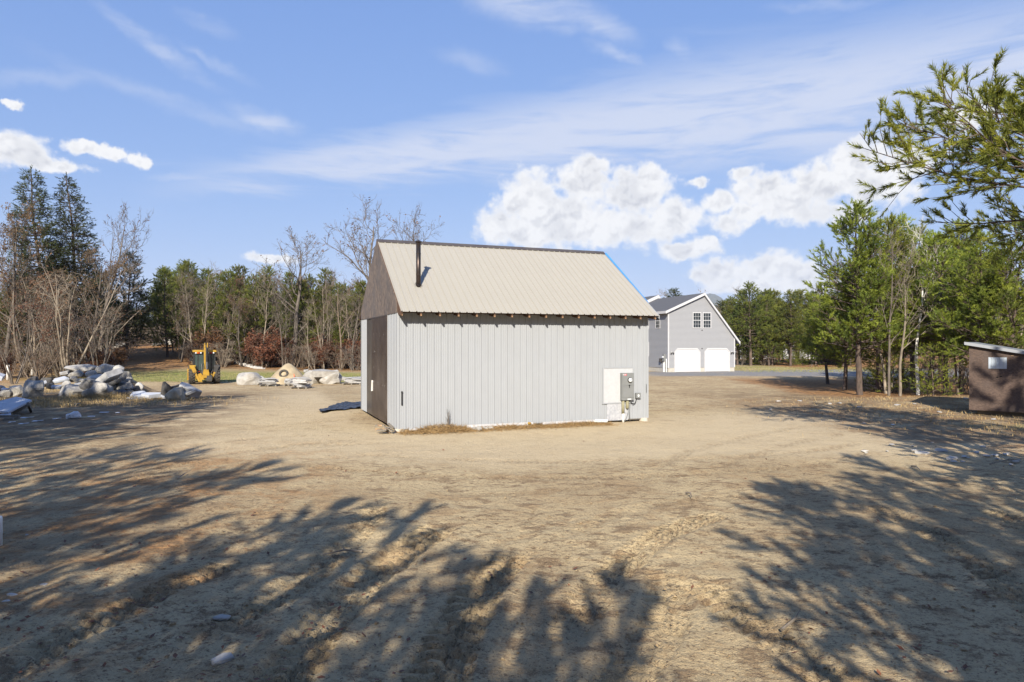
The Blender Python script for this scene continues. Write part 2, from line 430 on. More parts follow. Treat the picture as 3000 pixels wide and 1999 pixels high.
def glass_mat(name, tint=(.02, .025, .03), rough=.05):
    m, g, b = new_mat(name)
    tc = g.n.new('ShaderNodeTexCoord').outputs['Object']
    g.put(b.inputs['Base Color'], g.mix(g.noise(tc, 2.0, 3)[0], tint, tuple(min(1, t * 1.8) for t in tint)))
    b.inputs['Roughness'].default_value = rough; b.inputs['Specular IOR Level'].default_value = .6
    return m
M['glass'] = glass_mat('window_glass')
M['cab_glass'] = glass_mat('cab_glass', (.03, .045, .042), .08)
M['shed_glass'] = glass_mat('shed_window', (.30, .34, .38), .12)

# ---------------------------------------------------------------- ground
def axis(pos_fine, step, lim, grow, lo=None):
    a = list(np.arange(0, pos_fine, step)); s = step
    while a[-1] < lim: s *= grow; a.append(a[-1] + s)
    return np.array(a)
def build_ground():
    xp = axis(9.5, .05, 5000, 1.035)
    xs = np.concatenate([-xp[::-1][:-1], xp])
    yf = list(np.arange(4.6, 11.5, .045)); s = .045
    while yf[-1] < 8500: s *= 1.018 if yf[-1] < 70 else 1.06; yf.append(yf[-1] + s)
    yb = []; s = .1; q = 4.6
    while q > -400: q -= s; s *= 1.25; yb.append(q)
    ys = np.array(yb[::-1] + yf)
    X, Y = np.meshgrid(xs, ys)
    Z = hgt(X, Y)
    # small relief: soft hummocks, clods and wheel tracks
    near = sst(60, 22, np.abs(Y)) * sst(60, 25, np.abs(X))
    churn = sst(13.5, 8.0, Y) * sst(-.6, .3, fbm_grid(5, X, Y, 3.5, 3)) + .35 * sst(-4, -9, X) * sst(22, 12, Y)
    Z = Z + near * (.035 * fbm_grid(1, X, Y, 2.2, 3) + .014 * fbm_grid(2, X, Y, .45, 4))
    Z = Z + churn * ((.06 * fbm_grid(3, X, Y, .5, 4, .6)) + .03 * np.abs(fbm_grid(4, X, Y, .22, 3, .6)))
    RUT = np.zeros_like(X)
    def track(P0, P1, bow, width, pitch, depth, seed, chev=.35, y_hi=40):
        nonlocal Z, RUT
        P0 = np.array(P0, float); P1 = np.array(P1, float); d = P1 - P0; L = np.hypot(*d); d /= L; n = np.array([-d[1], d[0]])
        t = (X - P0[0]) * d[0] + (Y - P0[1]) * d[1]; q = (X - P0[0]) * n[0] + (Y - P0[1]) * n[1]
        tt = np.clip(t / L, 0, 1); q = q - bow * 4 * tt * (1 - tt)
        q = q + .05 * fbm_grid(seed, t, q * 0, 1.5, 2)
        m = sst(width / 2 + .03, width / 2 - .03, np.abs(q)) * sst(0, .8, t) * sst(L, L - .8, t)
        lug = np.sin(2 * np.pi * (t / pitch + np.where(q > 0, .5, 0)) + chev * np.abs(q) / pitch * 6)
        wob = sst(-.35, .35, fbm_grid(seed + 1, X, Y, .7, 3))
        berm = np.exp(-((np.abs(q) - width / 2 - .06) / .06) ** 2) * sst(0, .8, t) * sst(L, L - .8, t)
        RUT = np.maximum(RUT, m * (.25 + .75 * sst(.1, -.5, lug)) * (.3 + .7 * wob))
        Z = Z + m * (-depth * .6 + depth * 1.0 * np.clip(lug * 1.6, -1, 1) * (.35 + .65 * wob)) + berm * depth * .25
    for k, a in enumerate([((-1.9, 4.6), (-.9, 10.6), .35, .52, .19, .085), ((-.6, 4.6), (.1, 9.2), .2, .52, .19, .08), ((.5, 5.0), (1.9, 8.6), -.3, .48, .17, .042),
              ((3.0, 4.6), (2.2, 8.2), .2, .46, .16, .044), ((4.4, 4.6), (6.2, 12.0), -.5, .46, .16, .044), ((5.7, 4.6), (8.0, 11.8), -.4, .46, .16, .042),
              ((-4.3, 4.6), (-3.3, 9.0), .3, .46, .16, .042), ((-6.8, 12.5), (-2.0, 17.5), 1.2, .42, .16, .016), ((-9.5, 14), (-3.0, 19.5), 1.0, .42, .17, .016),
              ((-6.5, 17.5), (-3.0, 20.2), .8, .4, .16, .013), ((-11, 18), (-4.5, 26), .9, .42, .17, .014), ((.6, 9.5), (5.2, 12.4), .8, .36, .14, .014),
              ((-1.5, 12.5), (4.2, 14.6), -.6, .36, .15, .012), ((-7.5, 13.2), (-4.2, 19.6), 1.6, .42, .15, .02), ((-9.3, 13.6), (-5.6, 21.0), 1.7, .42, .15, .02), ((-5.2, 15.6), (9.5, 17.8), -2.6, .42, .15, .02), ((-4.4, 17.4), (10.2, 19.6), -2.4, .42, .15, .02), ((.4, 6.0), (3.6, 11.2), .5, .46, .16, .042), ((-3.0, 6.2), (-2.4, 12.0), -.4, .46, .16, .042), ((2.4, 13.4), (10, 23), .9, .38, .15, .018), ((3.3, 12.6), (11.5, 22), .9, .38, .15, .012)]):
        track(*a, 20 + 3 * k)
    ny, nx = X.shape
    idx = np.arange(nx * ny).reshape(ny, nx)
    Fc = np.stack([idx[:-1, :-1], idx[:-1, 1:], idx[1:, 1:], idx[1:, :-1]], -1).reshape(-1, 4)
    me = np_mesh('ground', np.stack([X, Y, Z], -1).reshape(-1, 3), Fc, None, True)
    # what grows or lies where
    n1 = fbm_grid(31, X, Y, 9, 4); n2 = fbm_grid(32, X, Y, 2.0, 4); n3 = fbm_grid(33, X, Y, 25, 3)
    def att(name, a):
        at_ = me.attributes.new(name, 'FLOAT', 'POINT'); at_.data.foreach_set('value', np.clip(a, 0, 1).astype(np.float32).ravel())
    rx = X / np.maximum(Y, 1)
    grass = sst(54.5, 56, Y + 1.2 * n1) * sst(78, 69, Y + 2 * n1) * sst(-10, -14, X) * sst(-44, -40, X + n1 * 2)
    grass = np.maximum(grass, sst(64, 68, Y + 2 * n1) * sst(23, 25, X) * .75 * sst(.3, -.4, n2))
    grass = np.maximum(grass, .8 * sst(13, 15, X + n2) * sst(20.0, 21.5, Y) * sst(24, 22, Y + n2) * sst(-.2, .2, n1))
    litter = np.maximum.reduce([sst(72, 80, Y + 3 * n1) * sst(12, 8, X), sst(67, 72, Y + 3 * n1) * sst(30, 34, X), sst(32.5, 35.5, Y + 1.5 * n1) * sst(15.5, 17.5, X + 1.2 * n2) * sst(58, 50, Y), .6 * sst(-34, -42, X + 2 * n1) * sst(35, 45, Y), sst(120, 160, Y)])
    litter = np.maximum(litter, sst(8, 3, Y) * 0 + .9 * sst(-34, -37, X + 3 * n1) * sst(66, 72, Y))
    dark = np.maximum(.95 * sst(-8.5, -13.5, X + 1.5 * n1 + (Y - 24) * .16) * sst(16, 21, Y + n2) * sst(46, 38, Y), .55 * sst(-3.5, -7, X + 1.2 * n2) * sst(14, 9, Y))  # dark organic soil, with the tree shade over it put into its colour
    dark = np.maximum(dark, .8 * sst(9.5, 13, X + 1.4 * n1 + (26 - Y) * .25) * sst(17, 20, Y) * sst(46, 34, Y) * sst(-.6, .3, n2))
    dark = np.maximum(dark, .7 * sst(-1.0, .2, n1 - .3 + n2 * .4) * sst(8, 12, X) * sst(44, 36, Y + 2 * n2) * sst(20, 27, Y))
    gravel = sst(57.5, 60, Y + .8 * n1 + .04 * X) * sst(68.8, 67.2, Y - .25 * (X - 15) * 1.0) * sst(10, 14, X + n1) * sst(60, 45, X)
    smooth = sst(14.8, 17.5, Y + 1.6 * n1 + .25 * n2) * sst(25, 20.5, Y - .38 * np.clip(X + 3.6, 0, 30) + 1.2 * n2) * sst(-13.5, -9, X + 2 * n1) * sst(16, 9, X + 2 * n1)
    smooth = np.maximum(smooth, .85 * sst(21, 24, Y + n1) * sst(-16, -12, X + n1) * sst(-3.5, -5, X + (Y - 21) * .36) * sst(52, 40, Y))
    att('smooth', smooth); att('rut', RUT)
    att('needle', np.maximum(sst(-2.5, -6.5, X + 1.5 * n2) * sst(22, 12, Y), .8 * sst(9, 13, X + 1.5 * n2) * sst(14, 18, Y) * sst(40, 30, Y)))
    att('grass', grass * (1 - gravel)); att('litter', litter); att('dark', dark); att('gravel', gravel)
    m, g, b = new_mat('yard_ground')
    def A(n):
        q = g.n.new('ShaderNodeAttribute'); q.attribute_name = n; return q.outputs['Fac']
    tc = g.n.new('ShaderNodeTexCoord').outputs['Object']
    big = g.noise(tc, .22, 5, .6)[0]; mid = g.noise(tc, 1.1, 7, .65)[0]; fine = g.noise(tc, 9, 6, .7)[0]; grit = g.noise(tc, 60, 3, .7)[0]
    streak = g.noise(g.mapping(tc, rot=(0, 0, .5), sc=(1.0, 1.5, 1)), 1.5, 8, .7)[0]
    sm = A('smooth'); keep = g.m('SUBTRACT', 1.0, g.m('MULTIPLY', sm, .8))
    c = g.mix(g.ss(big, .42, .58), (.475, .375, .222, 1), (.405, .308, .178, 1))
    c = g.mix(g.m('MULTIPLY', sm, .7), c, (.56, .455, .295, 1))
    c = g.mix(g.m('MULTIPLY', g.ss(mid, .50, .62), g.m('MULTIPLY', keep, .55)), c, (.33, .22, .115, 1))
    c = g.mix(g.m('MULTIPLY', g.ss(streak, .54, .61), g.m('MULTIPLY', keep, .70)), c, (.17, .11, .064, 1))
    flk = g.noise(g.mapping(tc, rot=(0, 0, -.4), sc=(1.0, 1.25, 1)), 5.0, 7, .72)[0]
    c = g.mix(g.m('MULTIPLY', g.m('MULTIPLY', g.ss(flk, .535, .60), g.ss(g.noise(tc, .35, 4, .6)[0], .42, .56)), g.m('MULTIPLY', keep, .8)), c, (.15, .098, .056, 1))
    c = g.mix(g.m('MULTIPLY', g.ss(fine, .53, .62), g.m('MULTIPLY', keep, .45)), c, (.22, .15, .085, 1))
    c = g.mix(g.m('MULTIPLY', g.ss(grit, .54, .62), .4), c, (.60, .47, .29, 1))
    c = g.mix(g.m('MULTIPLY', g.ss(g.noise(tc, 28, 4, .7)[0], .56, .62), g.m('MULTIPLY', keep, .7)), c, (.12, .08, .05, 1))
    c = g.mix(g.m('MULTIPLY', A('rut'), .42), c, (.20, .135, .078, 1))  # shade of the tread relief put into colour, along with damp pressed soil
    c = g.mix(g.m('MULTIPLY', g.m('MULTIPLY', A('needle'), g.ss(g.noise(tc, .9, 6, .7)[0], .46, .58)), .75), c, g.mix(g.ss(fine, .44, .56), (.42, .205, .075, 1), (.20, .115, .055, 1)))
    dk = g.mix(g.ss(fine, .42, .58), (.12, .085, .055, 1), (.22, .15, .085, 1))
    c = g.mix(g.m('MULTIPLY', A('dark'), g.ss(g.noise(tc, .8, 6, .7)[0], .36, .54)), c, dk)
    gr = g.mix(g.ss(g.noise(tc, 1.6, 6, .7)[0], .4, .65), (.19, .21, .06, 1), (.30, .25, .11, 1))
    c = g.mix(g.m('MULTIPLY', A('grass'), g.ss(g.noise(tc, 2.5, 5, .7)[0], .3, .5)), c, gr)
    lf = g.mix(g.ss(g.noise(tc, 3.2, 6, .75)[0], .42, .58), (.36, .19, .075, 1), (.18, .105, .055, 1))
    c = g.mix(A('litter'), c, lf)
    gv = g.mix(g.ss(fine, .35, .65), (.25, .245, .24, 1), (.17, .165, .16, 1))
    c = g.mix(g.m('MULTIPLY', A('gravel'), g.ss(mid, .2, .5)), c, gv)
    g.put(b.inputs['Base Color'], c); b.inputs['Roughness'].default_value = .95; b.inputs['Specular IOR Level'].default_value = .15
    bn = g.n.new('ShaderNodeBump'); bn.inputs['Strength'].default_value = 1.0; bn.inputs['Distance'].default_value = .10
    hh = g.m('ADD', g.m('MULTIPLY', fine, .6), g.m('ADD', g.m('MULTIPLY', grit, .12), g.m('MULTIPLY', mid, .5)))
    g.put(bn.inputs['Height'], hh); g.l.new(bn.outputs[0], b.inputs['Normal'])
    me.materials.append(m)
    tag(link('ground', me), 'sandy yard churned by wheel tracks with leaf litter at its edges', 'ground', kind='structure')
build_ground()

def build_hills():
    """wooded mountain far behind the grey house"""
    xs = np.linspace(-300, 2400, 90); ys = np.linspace(3000, 4200, 24)
    X, Y = np.meshgrid(xs, ys)
    prof = 118 * np.exp(-((X - 1030) / 110) ** 2) + 110 * np.exp(-((X - 1180) / 330) ** 2) + 60
    Z = prof * np.exp(-((Y - 3600) / 350) ** 2) * (1 + .08 * fbm_grid(8, X, Y, 120, 4)) - 8
    X, Y, Z = X * 1.95, Y * 1.95, Z * 1.95
    ny, nx = X.shape; idx = np.arange(nx * ny).reshape(ny, nx)
    Fc = np.stack([idx[:-1, :-1], idx[:-1, 1:], idx[1:, 1:], idx[1:, :-1]], -1).reshape(-1, 4)
    me = np_mesh('mountain', np.stack([X, Y, Z], -1).reshape(-1, 3), Fc, mat('wooded_slope', (.05, .06, .04), (.09, .085, .06), .02, .95), True)
    tag(link('mountain', me), 'distant wooded mountain just showing above the grey roof ridge', 'mountain', kind='structure')
build_hills()

# ================================================================ the metal-clad shed
SX, SY, SYAW = -3.6145, 21.533, 0.3713
SL, SW, SZB, SH, SR, SO = 9.1756, 7.1529, 0.08, 3.7624, 6.5517, 0.55
LIFT = 0.3827; SLOPE = (SR - SH - LIFT) / (SW / 2); SANG = math.atan(SLOPE)
XL0, XL1 = -0.0, SL + 0.145

def front_xz(u, v):
    """pixel -> (x, z) on the front wall"""
    r = (u - 1500) / F; c, s = math.cos(SYAW), math.sin(SYAW)
    x = (r * SY - SX) / (c - r * s)
    return x, CAMH - (v - V0) / F * (SY + s * x)

def ribbed(name, width, length, mat_, nrib=4, hi=.02):
    """sheet of ribbed steel: width along x, length along y, ribs towards +z"""
    pr = [(0, 0)]; p = width / nrib
    for k in range(nrib):
        c = (k + .5) * p
        for q in (-.33, .33):
            pass
        a = k * p
        pr += [(a + .012, hi if k or True else 0), (a + .034, hi), (a + .052, 0), (a + p * .42, 0), (a + p * .45, .005), (a + p * .50, .005), (a + p * .53, 0),
               (a + p * .72, 0), (a + p * .75, .005), (a + p * .80, .005), (a + p * .83, 0), (a + p - .001, 0)]
    pr[-1] = (width, 0)
    n = len(pr)
    b = MB()
    b.add([(x, 0, z) for x, z in pr] + [(x, length, z) for x, z in pr], [(i, i + 1, i + 1 + n, i + n) for i in range(n - 1)])
    return b.mesh(name, mat_)

def build_shed():
    S = empty('metal_shed', (SX, SY, 0), SYAW)
    tag(S, 'tall white ribbed steel shed with ivory metal roof in the sandy yard', 'shed')
    np_ = 10; w = SL / np_
    me = ribbed('wall_panel', w, SH - SZB, M['white_steel'])
    for k in range(np_): link('wall_panel', me, S, (k * w, -.002, SZB), (R(90), 0, 0))
    for k in range(np_): link('wall_panel', me, S, ((k + 1) * w, SW + .002, SZB), (R(90), 0, R(180)))
    # gable end facing left: steel either side of the door
    D0, D1 = 1.54, 5.66
    me1 = ribbed('wall_panel', D0 / 2, SH - SZB, M['white_steel'], 3)
    for k in range(2): link('wall_panel', me1, S, (-.002, D0 - k * D0 / 2, SZB), (R(90), 0, R(-90)))
    me2 = ribbed('wall_panel', (SW - D1) / 2, SH - SZB, M['white_steel'], 3)
    for k in range(2): link('wall_panel', me2, S, (-.002, SW - k * (SW - D1) / 2, SZB), (R(90), 0, R(-90)))
    me3 = ribbed('wall_panel', SW / 8, SH - SZB, M['white_steel'])
    for k in range(8): link('wall_panel', me3, S, (SL + .002, k * SW / 8, SZB), (R(90), 0, R(90)))
    for (x, y) in ((0, 0), (SL, 0), (0, SW), (SL, SW)):
        sx = -1 if x == 0 else 1; sy = -1 if y == 0 else 1
        b = MB(); b.box(min(x + sx * .027, x - sx * .06), max(x + sx * .027, x - sx * .06), min(y + sy * .024, y + sy * .028), max(y + sy * .024, y + sy * .028), SZB + .01, SH - .01)
        b.box(min(x + sx * .024, x + sx * .028), max(x + sx * .024, x + sx * .028), min(y + sy * .024, y - sy * .06), max(y + sy * .024, y - sy * .06), SZB + .01, SH - .01)
        b.obj('corner_trim', M['white_steel'], S)
    # sliding door of two leaves
    b = MB(); b.box(-.045, -.012, D0 - .02, 4.45, SZB + .02, SH - .045); d1 = b.obj('door', M['brown_steel'], S); d1['label'] = 'dark brown steel door leaf with dents'
    for z in (1.3, 2.42): MB().box(-.052, -.0455, D0, 4.43, z, z + .03).obj('seam_strip', M['brown_steel'], d1)
    b = MB(); b.bar((-.075, 4.28, 1.02), (-.075, 4.2, 1.42), .03, .05, (1, 0, 0)); b.box(-.075, -.045, 4.26, 4.3, 1.03, 1.07); b.box(-.075, -.045, 4.19, 4.23, 1.36, 1.4)
    b.obj('handle', M['white_pvc'], d1)
    rr = random.Random(3); sq = MB().box(-.0475, -.0455, -.006, .006, -.006, .006).mesh('screw_head', M['white_pvc'])
    for k in range(22):
        link('screw_head', sq, d1, (0, rr.uniform(D0 + .2, 4.3), rr.choice([3.1, 3.12, 2.5, 1.9, 1.38]) + rr.uniform(-.05, .05)), None, (1, rr.uniform(.8, 1.6), 1))
    b = MB(); b.box(-.03, -.008, 4.46, D1 + .02, SZB + .02, SH - .045); d2 = b.obj('door', M['grey_steel_door'], S); d2['label'] = 'smooth dark grey steel door leaf'
    MB().box(-.034, -.0305, 4.47, 4.56, SZB + .02, SH - .05).obj('edge_strip', M['dark_trim'], d2)
    MB().box(-.05, .01, D0 - .02, D1 + .02, SH - .04, SH - .004).obj('door_track', M['dark_trim'], S)
    # strand-board gables, cut from sheets
    def roofz(y): return SH + LIFT + SLOPE * min(y, SW - y) - .02
    for gx0, gx1 in ((-.028, -.006), (SL + .006, SL + .028)):
        ys = [0, 1.19, 2.41, SW / 2, 4.75, 5.97, SW]
        for a, c in zip(ys[:-1], ys[1:]):
            MB().prism([(a + .003, SH + .002), (c - .003, SH + .002), (c - .003, roofz(c - .003)), (a + .003, roofz(a + .003))], 'x', gx0, gx1).obj('gable_board', M['osb_gable'], S)
    # roof sheets
    ez = SH + LIFT - SLOPE * SO
    ln = (SW / 2 + SO) / math.cos(SANG)
    rw = (XL1 - XL0) / np_
    mer = ribbed('roof_panel', rw, ln - .02, M['ivory_steel'], 4, .03)
    for k in range(np_): link('roof_panel', mer, S, (XL0 + k * rw, -SO, ez), (SANG, 0, 0))
    for k in range(np_): link('roof_panel', mer, S, (XL0 + (k + 1) * rw, SW + SO, ez), (SANG, 0, R(180)))
    # deck under the sheets so that no light leaks through
    th = .03
    for s in (0, 1):
        P = [(-SO + .03, ez - .006 + .03 * SLOPE), (SW / 2, SR - .006), (SW / 2, SR - th), (-SO + .03, ez - th + .03 * SLOPE)]
        if s: P = [(SW - y, z) for y, z in P]
        MB().prism(P, 'x', XL0 + .015, XL1 - .015).obj('roof_deck', M['rafter'], S)
    # ridge cap
    t = .02
    b = MB(); cw = .17; zt = SR + .045
    b.prism([(SW / 2 - cw, zt - cw * SLOPE), (SW / 2, zt), (SW / 2 + cw, zt - cw * SLOPE), (SW / 2 + cw, zt - cw * SLOPE - t), (SW / 2, zt - t), (SW / 2 - cw, zt - cw * SLOPE - t)], 'x', XL0 - .02, XL1 + .01)
    b.obj('ridge_cap', M['dark_trim'], S)
    # rake boards; blue film still sticking to the right edge, tapering out
    for x0, x1, m_ in ((XL0 - .018, XL0 + .012, 'rafter'), (XL1 - .012, XL1 + .016, 'white_steel')):
        for s in (0, 1):
            P = [(-SO + .01, ez + .012), (SW / 2 - .002, SR + .004), (SW / 2 - .002, SR - .13), (-SO + .01, ez - .1)]
            if s: P = [(SW - y, z) for y, z in P]
            MB().prism(P, 'x', x0, x1).obj('rake_board', M[m_], S)
    yb = SW / 2 - .1; fr = .80
    y_lo = yb - fr * (SW / 2 + SO)
    zf = lambda y: SH + LIFT + SLOPE * y + .03
    b = MB(); b.add([(XL1 - .01, yb, zf(yb)), (XL1 + .09, yb, zf(yb) + .02), (XL1 + .02, y_lo, zf(y_lo) + .005), (XL1 - .005, y_lo, zf(y_lo)),
                     (XL1 - .01, yb, zf(yb) + .006), (XL1 + .09, yb, zf(yb) + .026), (XL1 + .02, y_lo, zf(y_lo) + .011), (XL1 - .005, y_lo, zf(y_lo) + .006)],
                    [(0, 1, 2, 3), (7, 6, 5, 4), (0, 4, 5, 1), (1, 5, 6, 2), (2, 6, 7, 3), (3, 7, 4, 0)])
    b.obj('rake_film', M['blue_film'], S)
    # rafter tails under the eave
    b = MB(); n = 16; tw = .045
    b.prism([(-SO + .04, .006), (.02, SLOPE * (SO + .02 - .04) - .01), (.02, -.02), (-.06, -.06), (-SO + .05, -.12)], 'x', -tw / 2, tw / 2)
    mt = b.mesh('rafter_tail', M['rafter'])
    b = MB(); b.box(-tw / 2 - .004, tw / 2 + .004, -SO + .040, -SO + .0495, -.118, -.075); tip = b.mesh('tail_end', M['rafter_tip'])
    for k in range(n):
        x = .03 + k * (SL - .02) / (n - 1)
        r_ = link('rafter_tail', mt, S, (x, 0, ez + .0)); r_.location.z = ez - .02 + .04 * SLOPE - .01
        link('tail_end', tip, r_)
    # fascia shadow board behind tails
    MB().box(0, SL, -.0015, .02, SH - .002, ez + SO * SLOPE - .04).obj('top_plate', M['rafter'], S)
    # stove pipe
    c, s = math.cos(SYAW), math.sin(SYAW); bx, by = -3.10 - SX, 22.611 - SY
    lx, ly = c * bx + s * by, -s * bx + c * by
    zb = SH + LIFT + SLOPE * ly
    b = MB(); b.tube([(lx, ly, zb - .08), (lx, ly, 5.2), (lx, ly, 6.13)], .078, 20); ch = b.obj('stove_pipe', M['pipe_steel'], S, True)
    for z in (5.06, 5.75): MB().tube([(lx, ly, z), (lx, ly, z + .03)], .082, 20).obj('pipe_band', M['pipe_steel'], ch)
    b = MB(); b.tube([(lx, ly, 6.12), (lx, ly, 6.15), (lx, ly, 6.165), (lx, ly, 6.20)], [.085, .125, .13, .05], 20); b.tube([(lx, ly, 6.19), (lx, ly, 6.225)], .02, 8)
    b.obj('rain_cap', M['pipe_steel'], ch)
    b = MB()
    for k in range(14):                     # cut metal tabs spread on the roof
        a = 2 * math.pi * k / 14
        dx, dy = math.cos(a), math.sin(a); tx, ty = -dy, dx; w_ = .014
        def RZ(px, py): return SH + LIFT + SLOPE * py + .028
        q0 = (lx + dx * .08 + tx * w_, ly + dy * .08 + ty * w_); q1 = (lx + dx * .08 - tx * w_, ly + dy * .08 - ty * w_); q2 = (lx + dx * .15, ly + dy * .15)
        b.add([(*q0, RZ(*q0) + .07), (*q1, RZ(*q1) + .07), (*q2, RZ(*q2))], [(0, 1, 2)])
    b.obj('flashing_tabs', M['pipe_steel'], ch)
    # piers and the white boards lying along the sill
    for u in (1172, 1328, 1536, 1722, 1888):
        x, _ = front_xz(u, 1240)
        b = MB(); b.tube([(x, .07, -.08), (x, .07, .03), (x, .07, .095)], [.17, .165, .155], 18); b.obj('pier', M['concrete'], S)
    for (x0, x1, y, z, hh) in ((2.25, 4.62, -.07, .075, .055), (2.28, 4.5, -.11, .015, .05), (4.98, 7.1, -.05, .055, .055), (.35, 1.85, -.03, .055, .03)):
        MB().box(x0, x1, y - .02, y + .02, z - .03, z + hh).obj('sill_board', M['white_trim'], S)
    MB().box(.05, SL - .05, .01, .14, .045, SZB + .02).obj('sill_beam', M['plank_grey'], S)
    # board behind the meter
    x0, z1 = front_xz(1700 + 330 / 5.225, 1000 + 405 / 5.225); x1, z0 = front_xz(1700 + 808 / 5.225, 1000 + 945 / 5.225)
    bd = MB().box(x0 + .06, x1 - .02, -.036, -.0245, z0 + .04, z1 - .03).obj('backing_board', M['white_board'], S)
    for (a, c_, d_, e_) in ((x0, x0 + .06, z0, z1), (x1 - .04, x1, z0, z1 - .03)): MB().box(a, c_, -.046, -.024, d_, e_).obj('board_edge', M['white_steel'], bd)
    MB().box(x0 + .061, x1, -.05, -.024, z1 - .028, z1).obj('board_edge', M['white_steel'], bd)
    MB().box(x0 + .061, x1 - .041, -.05, -.024, z0, z0 + .038).obj('board_edge', M['white_steel'], bd)
    xa, zt_ = front_xz(1700 + 402 / 5.225, 1000 + 950 / 5.225); xb, zl = front_xz(1700 + 722 / 5.225, 1000 + 1203 / 5.225)
    MB().box(xa, xb, -.034, -.0245, zl, z0 - .003).obj('patch_board', M['osb_white'], S)
    # wear: black bar and chain on the wall
    x, za = front_xz(1020 + 397 / 2.53, 680 + 1180 / 2.53); _, zc = front_xz(1020 + 397 / 2.53, 680 + 1283 / 2.53)
    b = MB(); b.box(x - .02, x + .02, -.05, -.026, zc, za); b.box(x - .028, x + .028, -.055, -.026, za - .05, za - .02); b.obj('wall_bracket', M['black'], S)
    x, za = front_xz(1700 + 1005 / 5.225, 1000 + 655 / 5.225)
    b = MB()
    for k in range(7):
        z = za - k * .045; o_ = .008 * (k % 2)
        b.tube([(x - .012 + o_, -.035, z), (x - .018, -.04, z - .025), (x - .002, -.04, z - .05), (x + .014, -.035, z - .025), (x + .008 + o_, -.035, z)], .004, 5)
    b.obj('hanging_chain', M['black'], S)
    # ---- electric meter on the wall: a thing of its own
    px = lambda q, y: front_xz(1700 + q / 5.225, 1000 + y / 5.225)
    X0, Z1 = px(602, 485); X1, Z0 = px(785, 895)
    E_ = empty('electric_meter', S.matrix_basis @ Vector(((X0 + X1) / 2, -.04, Z0)), SYAW)
    tag(E_, 'grey electric meter box with round dial on white board of metal shed', 'electric meter')
    cx = (X0 + X1) / 2; loc = lambda x, y, z: (x - cx, y + .04, z - Z0)
    def lb(a, b_, y0, y1, c_, d_):
        p, q = loc(a, y0, c_), loc(b_, y1, d_); return MB().box(p[0], q[0], p[1], q[1], p[2], q[2])
    box = lb(X0, X1, -.17, -.037, Z0, Z1).obj('box', M['grey_box'], E_)
    zm = (Z0 + Z1) / 2 + .02
    lb(X0 + .01, X1 - .01, -.178, -.1705, zm - .41, zm + .005).obj('cover', M['grey_box'], box)
    lb(X0 + .01, X1 - .01, -.176, -.1705, zm + .012, Z1 - .02).obj('cover', M['grey_box'], box)
    xm, zmm = px(718, 592)
    mm = MB(); p = loc(xm, 0, zmm); mm.tube([(p[0], -.135, p[2]), (p[0], -.165, p[2])], .088, 24); dial = mm.obj('meter_ring', M['black'], E_)
    mm = MB(); mm.tube([(p[0], -.16, p[2]), (p[0], -.20, p[2]), (p[0], -.225, p[2])], [.075, .07, .05], 24); mm.obj('dial', M['dial_white'], dial, True)
    MB().box(p[0] - .005, p[0] + .03, -.229, -.2255, p[2] + .005, p[2] + .03).obj('display', M['black'], dial)
    xk, zk = px(712, 685); p = loc(xk, 0, zk); b = MB(); b.box(p[0] - .03, p[0] + .03, -.155, -.139, p[2] + .02, p[2] + .05); b.tube([(p[0], -.15, p[2] + .03), (p[0], -.15, p[2] - .05)], .014, 8); b.obj('latch', M['black'], E_)
    a, c_ = px(633, 500), px(672, 522); p, q = loc(a[0], 0, c_[1]), loc(c_[0], 0, a[1]); st = MB().box(p[0], q[0], -.1385, -.1365, p[2], q[2]).obj('warning_sticker', M['red_sticker'], E_)
    for k in range(3): MB().box(p[0] + .012 + k * .022, p[0] + .026 + k * .022, -.1398, -.1386, p[2] + .014, q[2] - .014).obj('sticker_mark', M['dial_white'], st)
    a = px(620, 511); p = loc(a[0], 0, a[1]); mm = MB(); mm.tube([(p[0], -.136, p[2]), (p[0], -.139, p[2])], .015, 10); mm.obj('round_label', M['dial_white'], E_)
    a, c_ = px(685, 875), px(740, 888); p, q = loc(a[0], 0, c_[1]), loc(c_[0], 0, a[1]); MB().box(p[0], q[0], -.1402, -.1386, p[2], q[2]).obj('name_plate', M['dial_white'], E_)
    def pipe(name, pts, r, m_, n=12, y=-.08):
        b = MB(); b.tube([loc(*(lambda t: (t[0], yy, t[1]))(px(qx, qy))) for qx, qy, yy in [(*pt, y) if len(pt) == 2 else pt for pt in pts]], r, n); return b.obj(name, M[m_], E_, True)
    pipe('conduit', [(637, 893), (637, 1100)], .055, 'olive_pvc'); pipe('conduit', [(640, 1095), (640, 1245)], .043, 'white_pvc')
    pipe('conduit_fitting', [(702, 893), (702, 920), (702, 1015), (702, 1032)], [.03, .062, .06, .035], 'olive_pvc')
    pipe('cable', [(718, 1030), (712, 1090), (690, 1160), (668, 1222)], .012, 'grey_box', 6); pipe('cable', [(745, 893), (742, 980), (735, 1080), (742, 1218)], .015, 'grey_box', 6)
    pipe('cable', [(745, 895), (760, 935), (795, 962), (825, 940), (842, 880)], .014, 'black', 6)
    a, c_ = px(832, 790), px(902, 868); p, q = loc(a[0], 0, c_[1]), loc(c_[0], 0, a[1])
    ob = MB().box(p[0], q[0], -.07, .012, p[2], q[2]).obj('outlet_box', M['grey_box'], E_)
    MB().box((p[0] + q[0]) / 2 - .03, (p[0] + q[0]) / 2 + .03, -.076, -.0705, p[2] + .06, q[2] - .06).obj('outlet_face', M['dial_white'], ob)
    return S
SHED = build_shed()
SM = Matrix.Translation((SX, SY, 0)) @ Matrix.Rotation(SYAW, 4, 'Z')
def shedpt(x, y, z=0): return SM @ Vector((x, y, z))

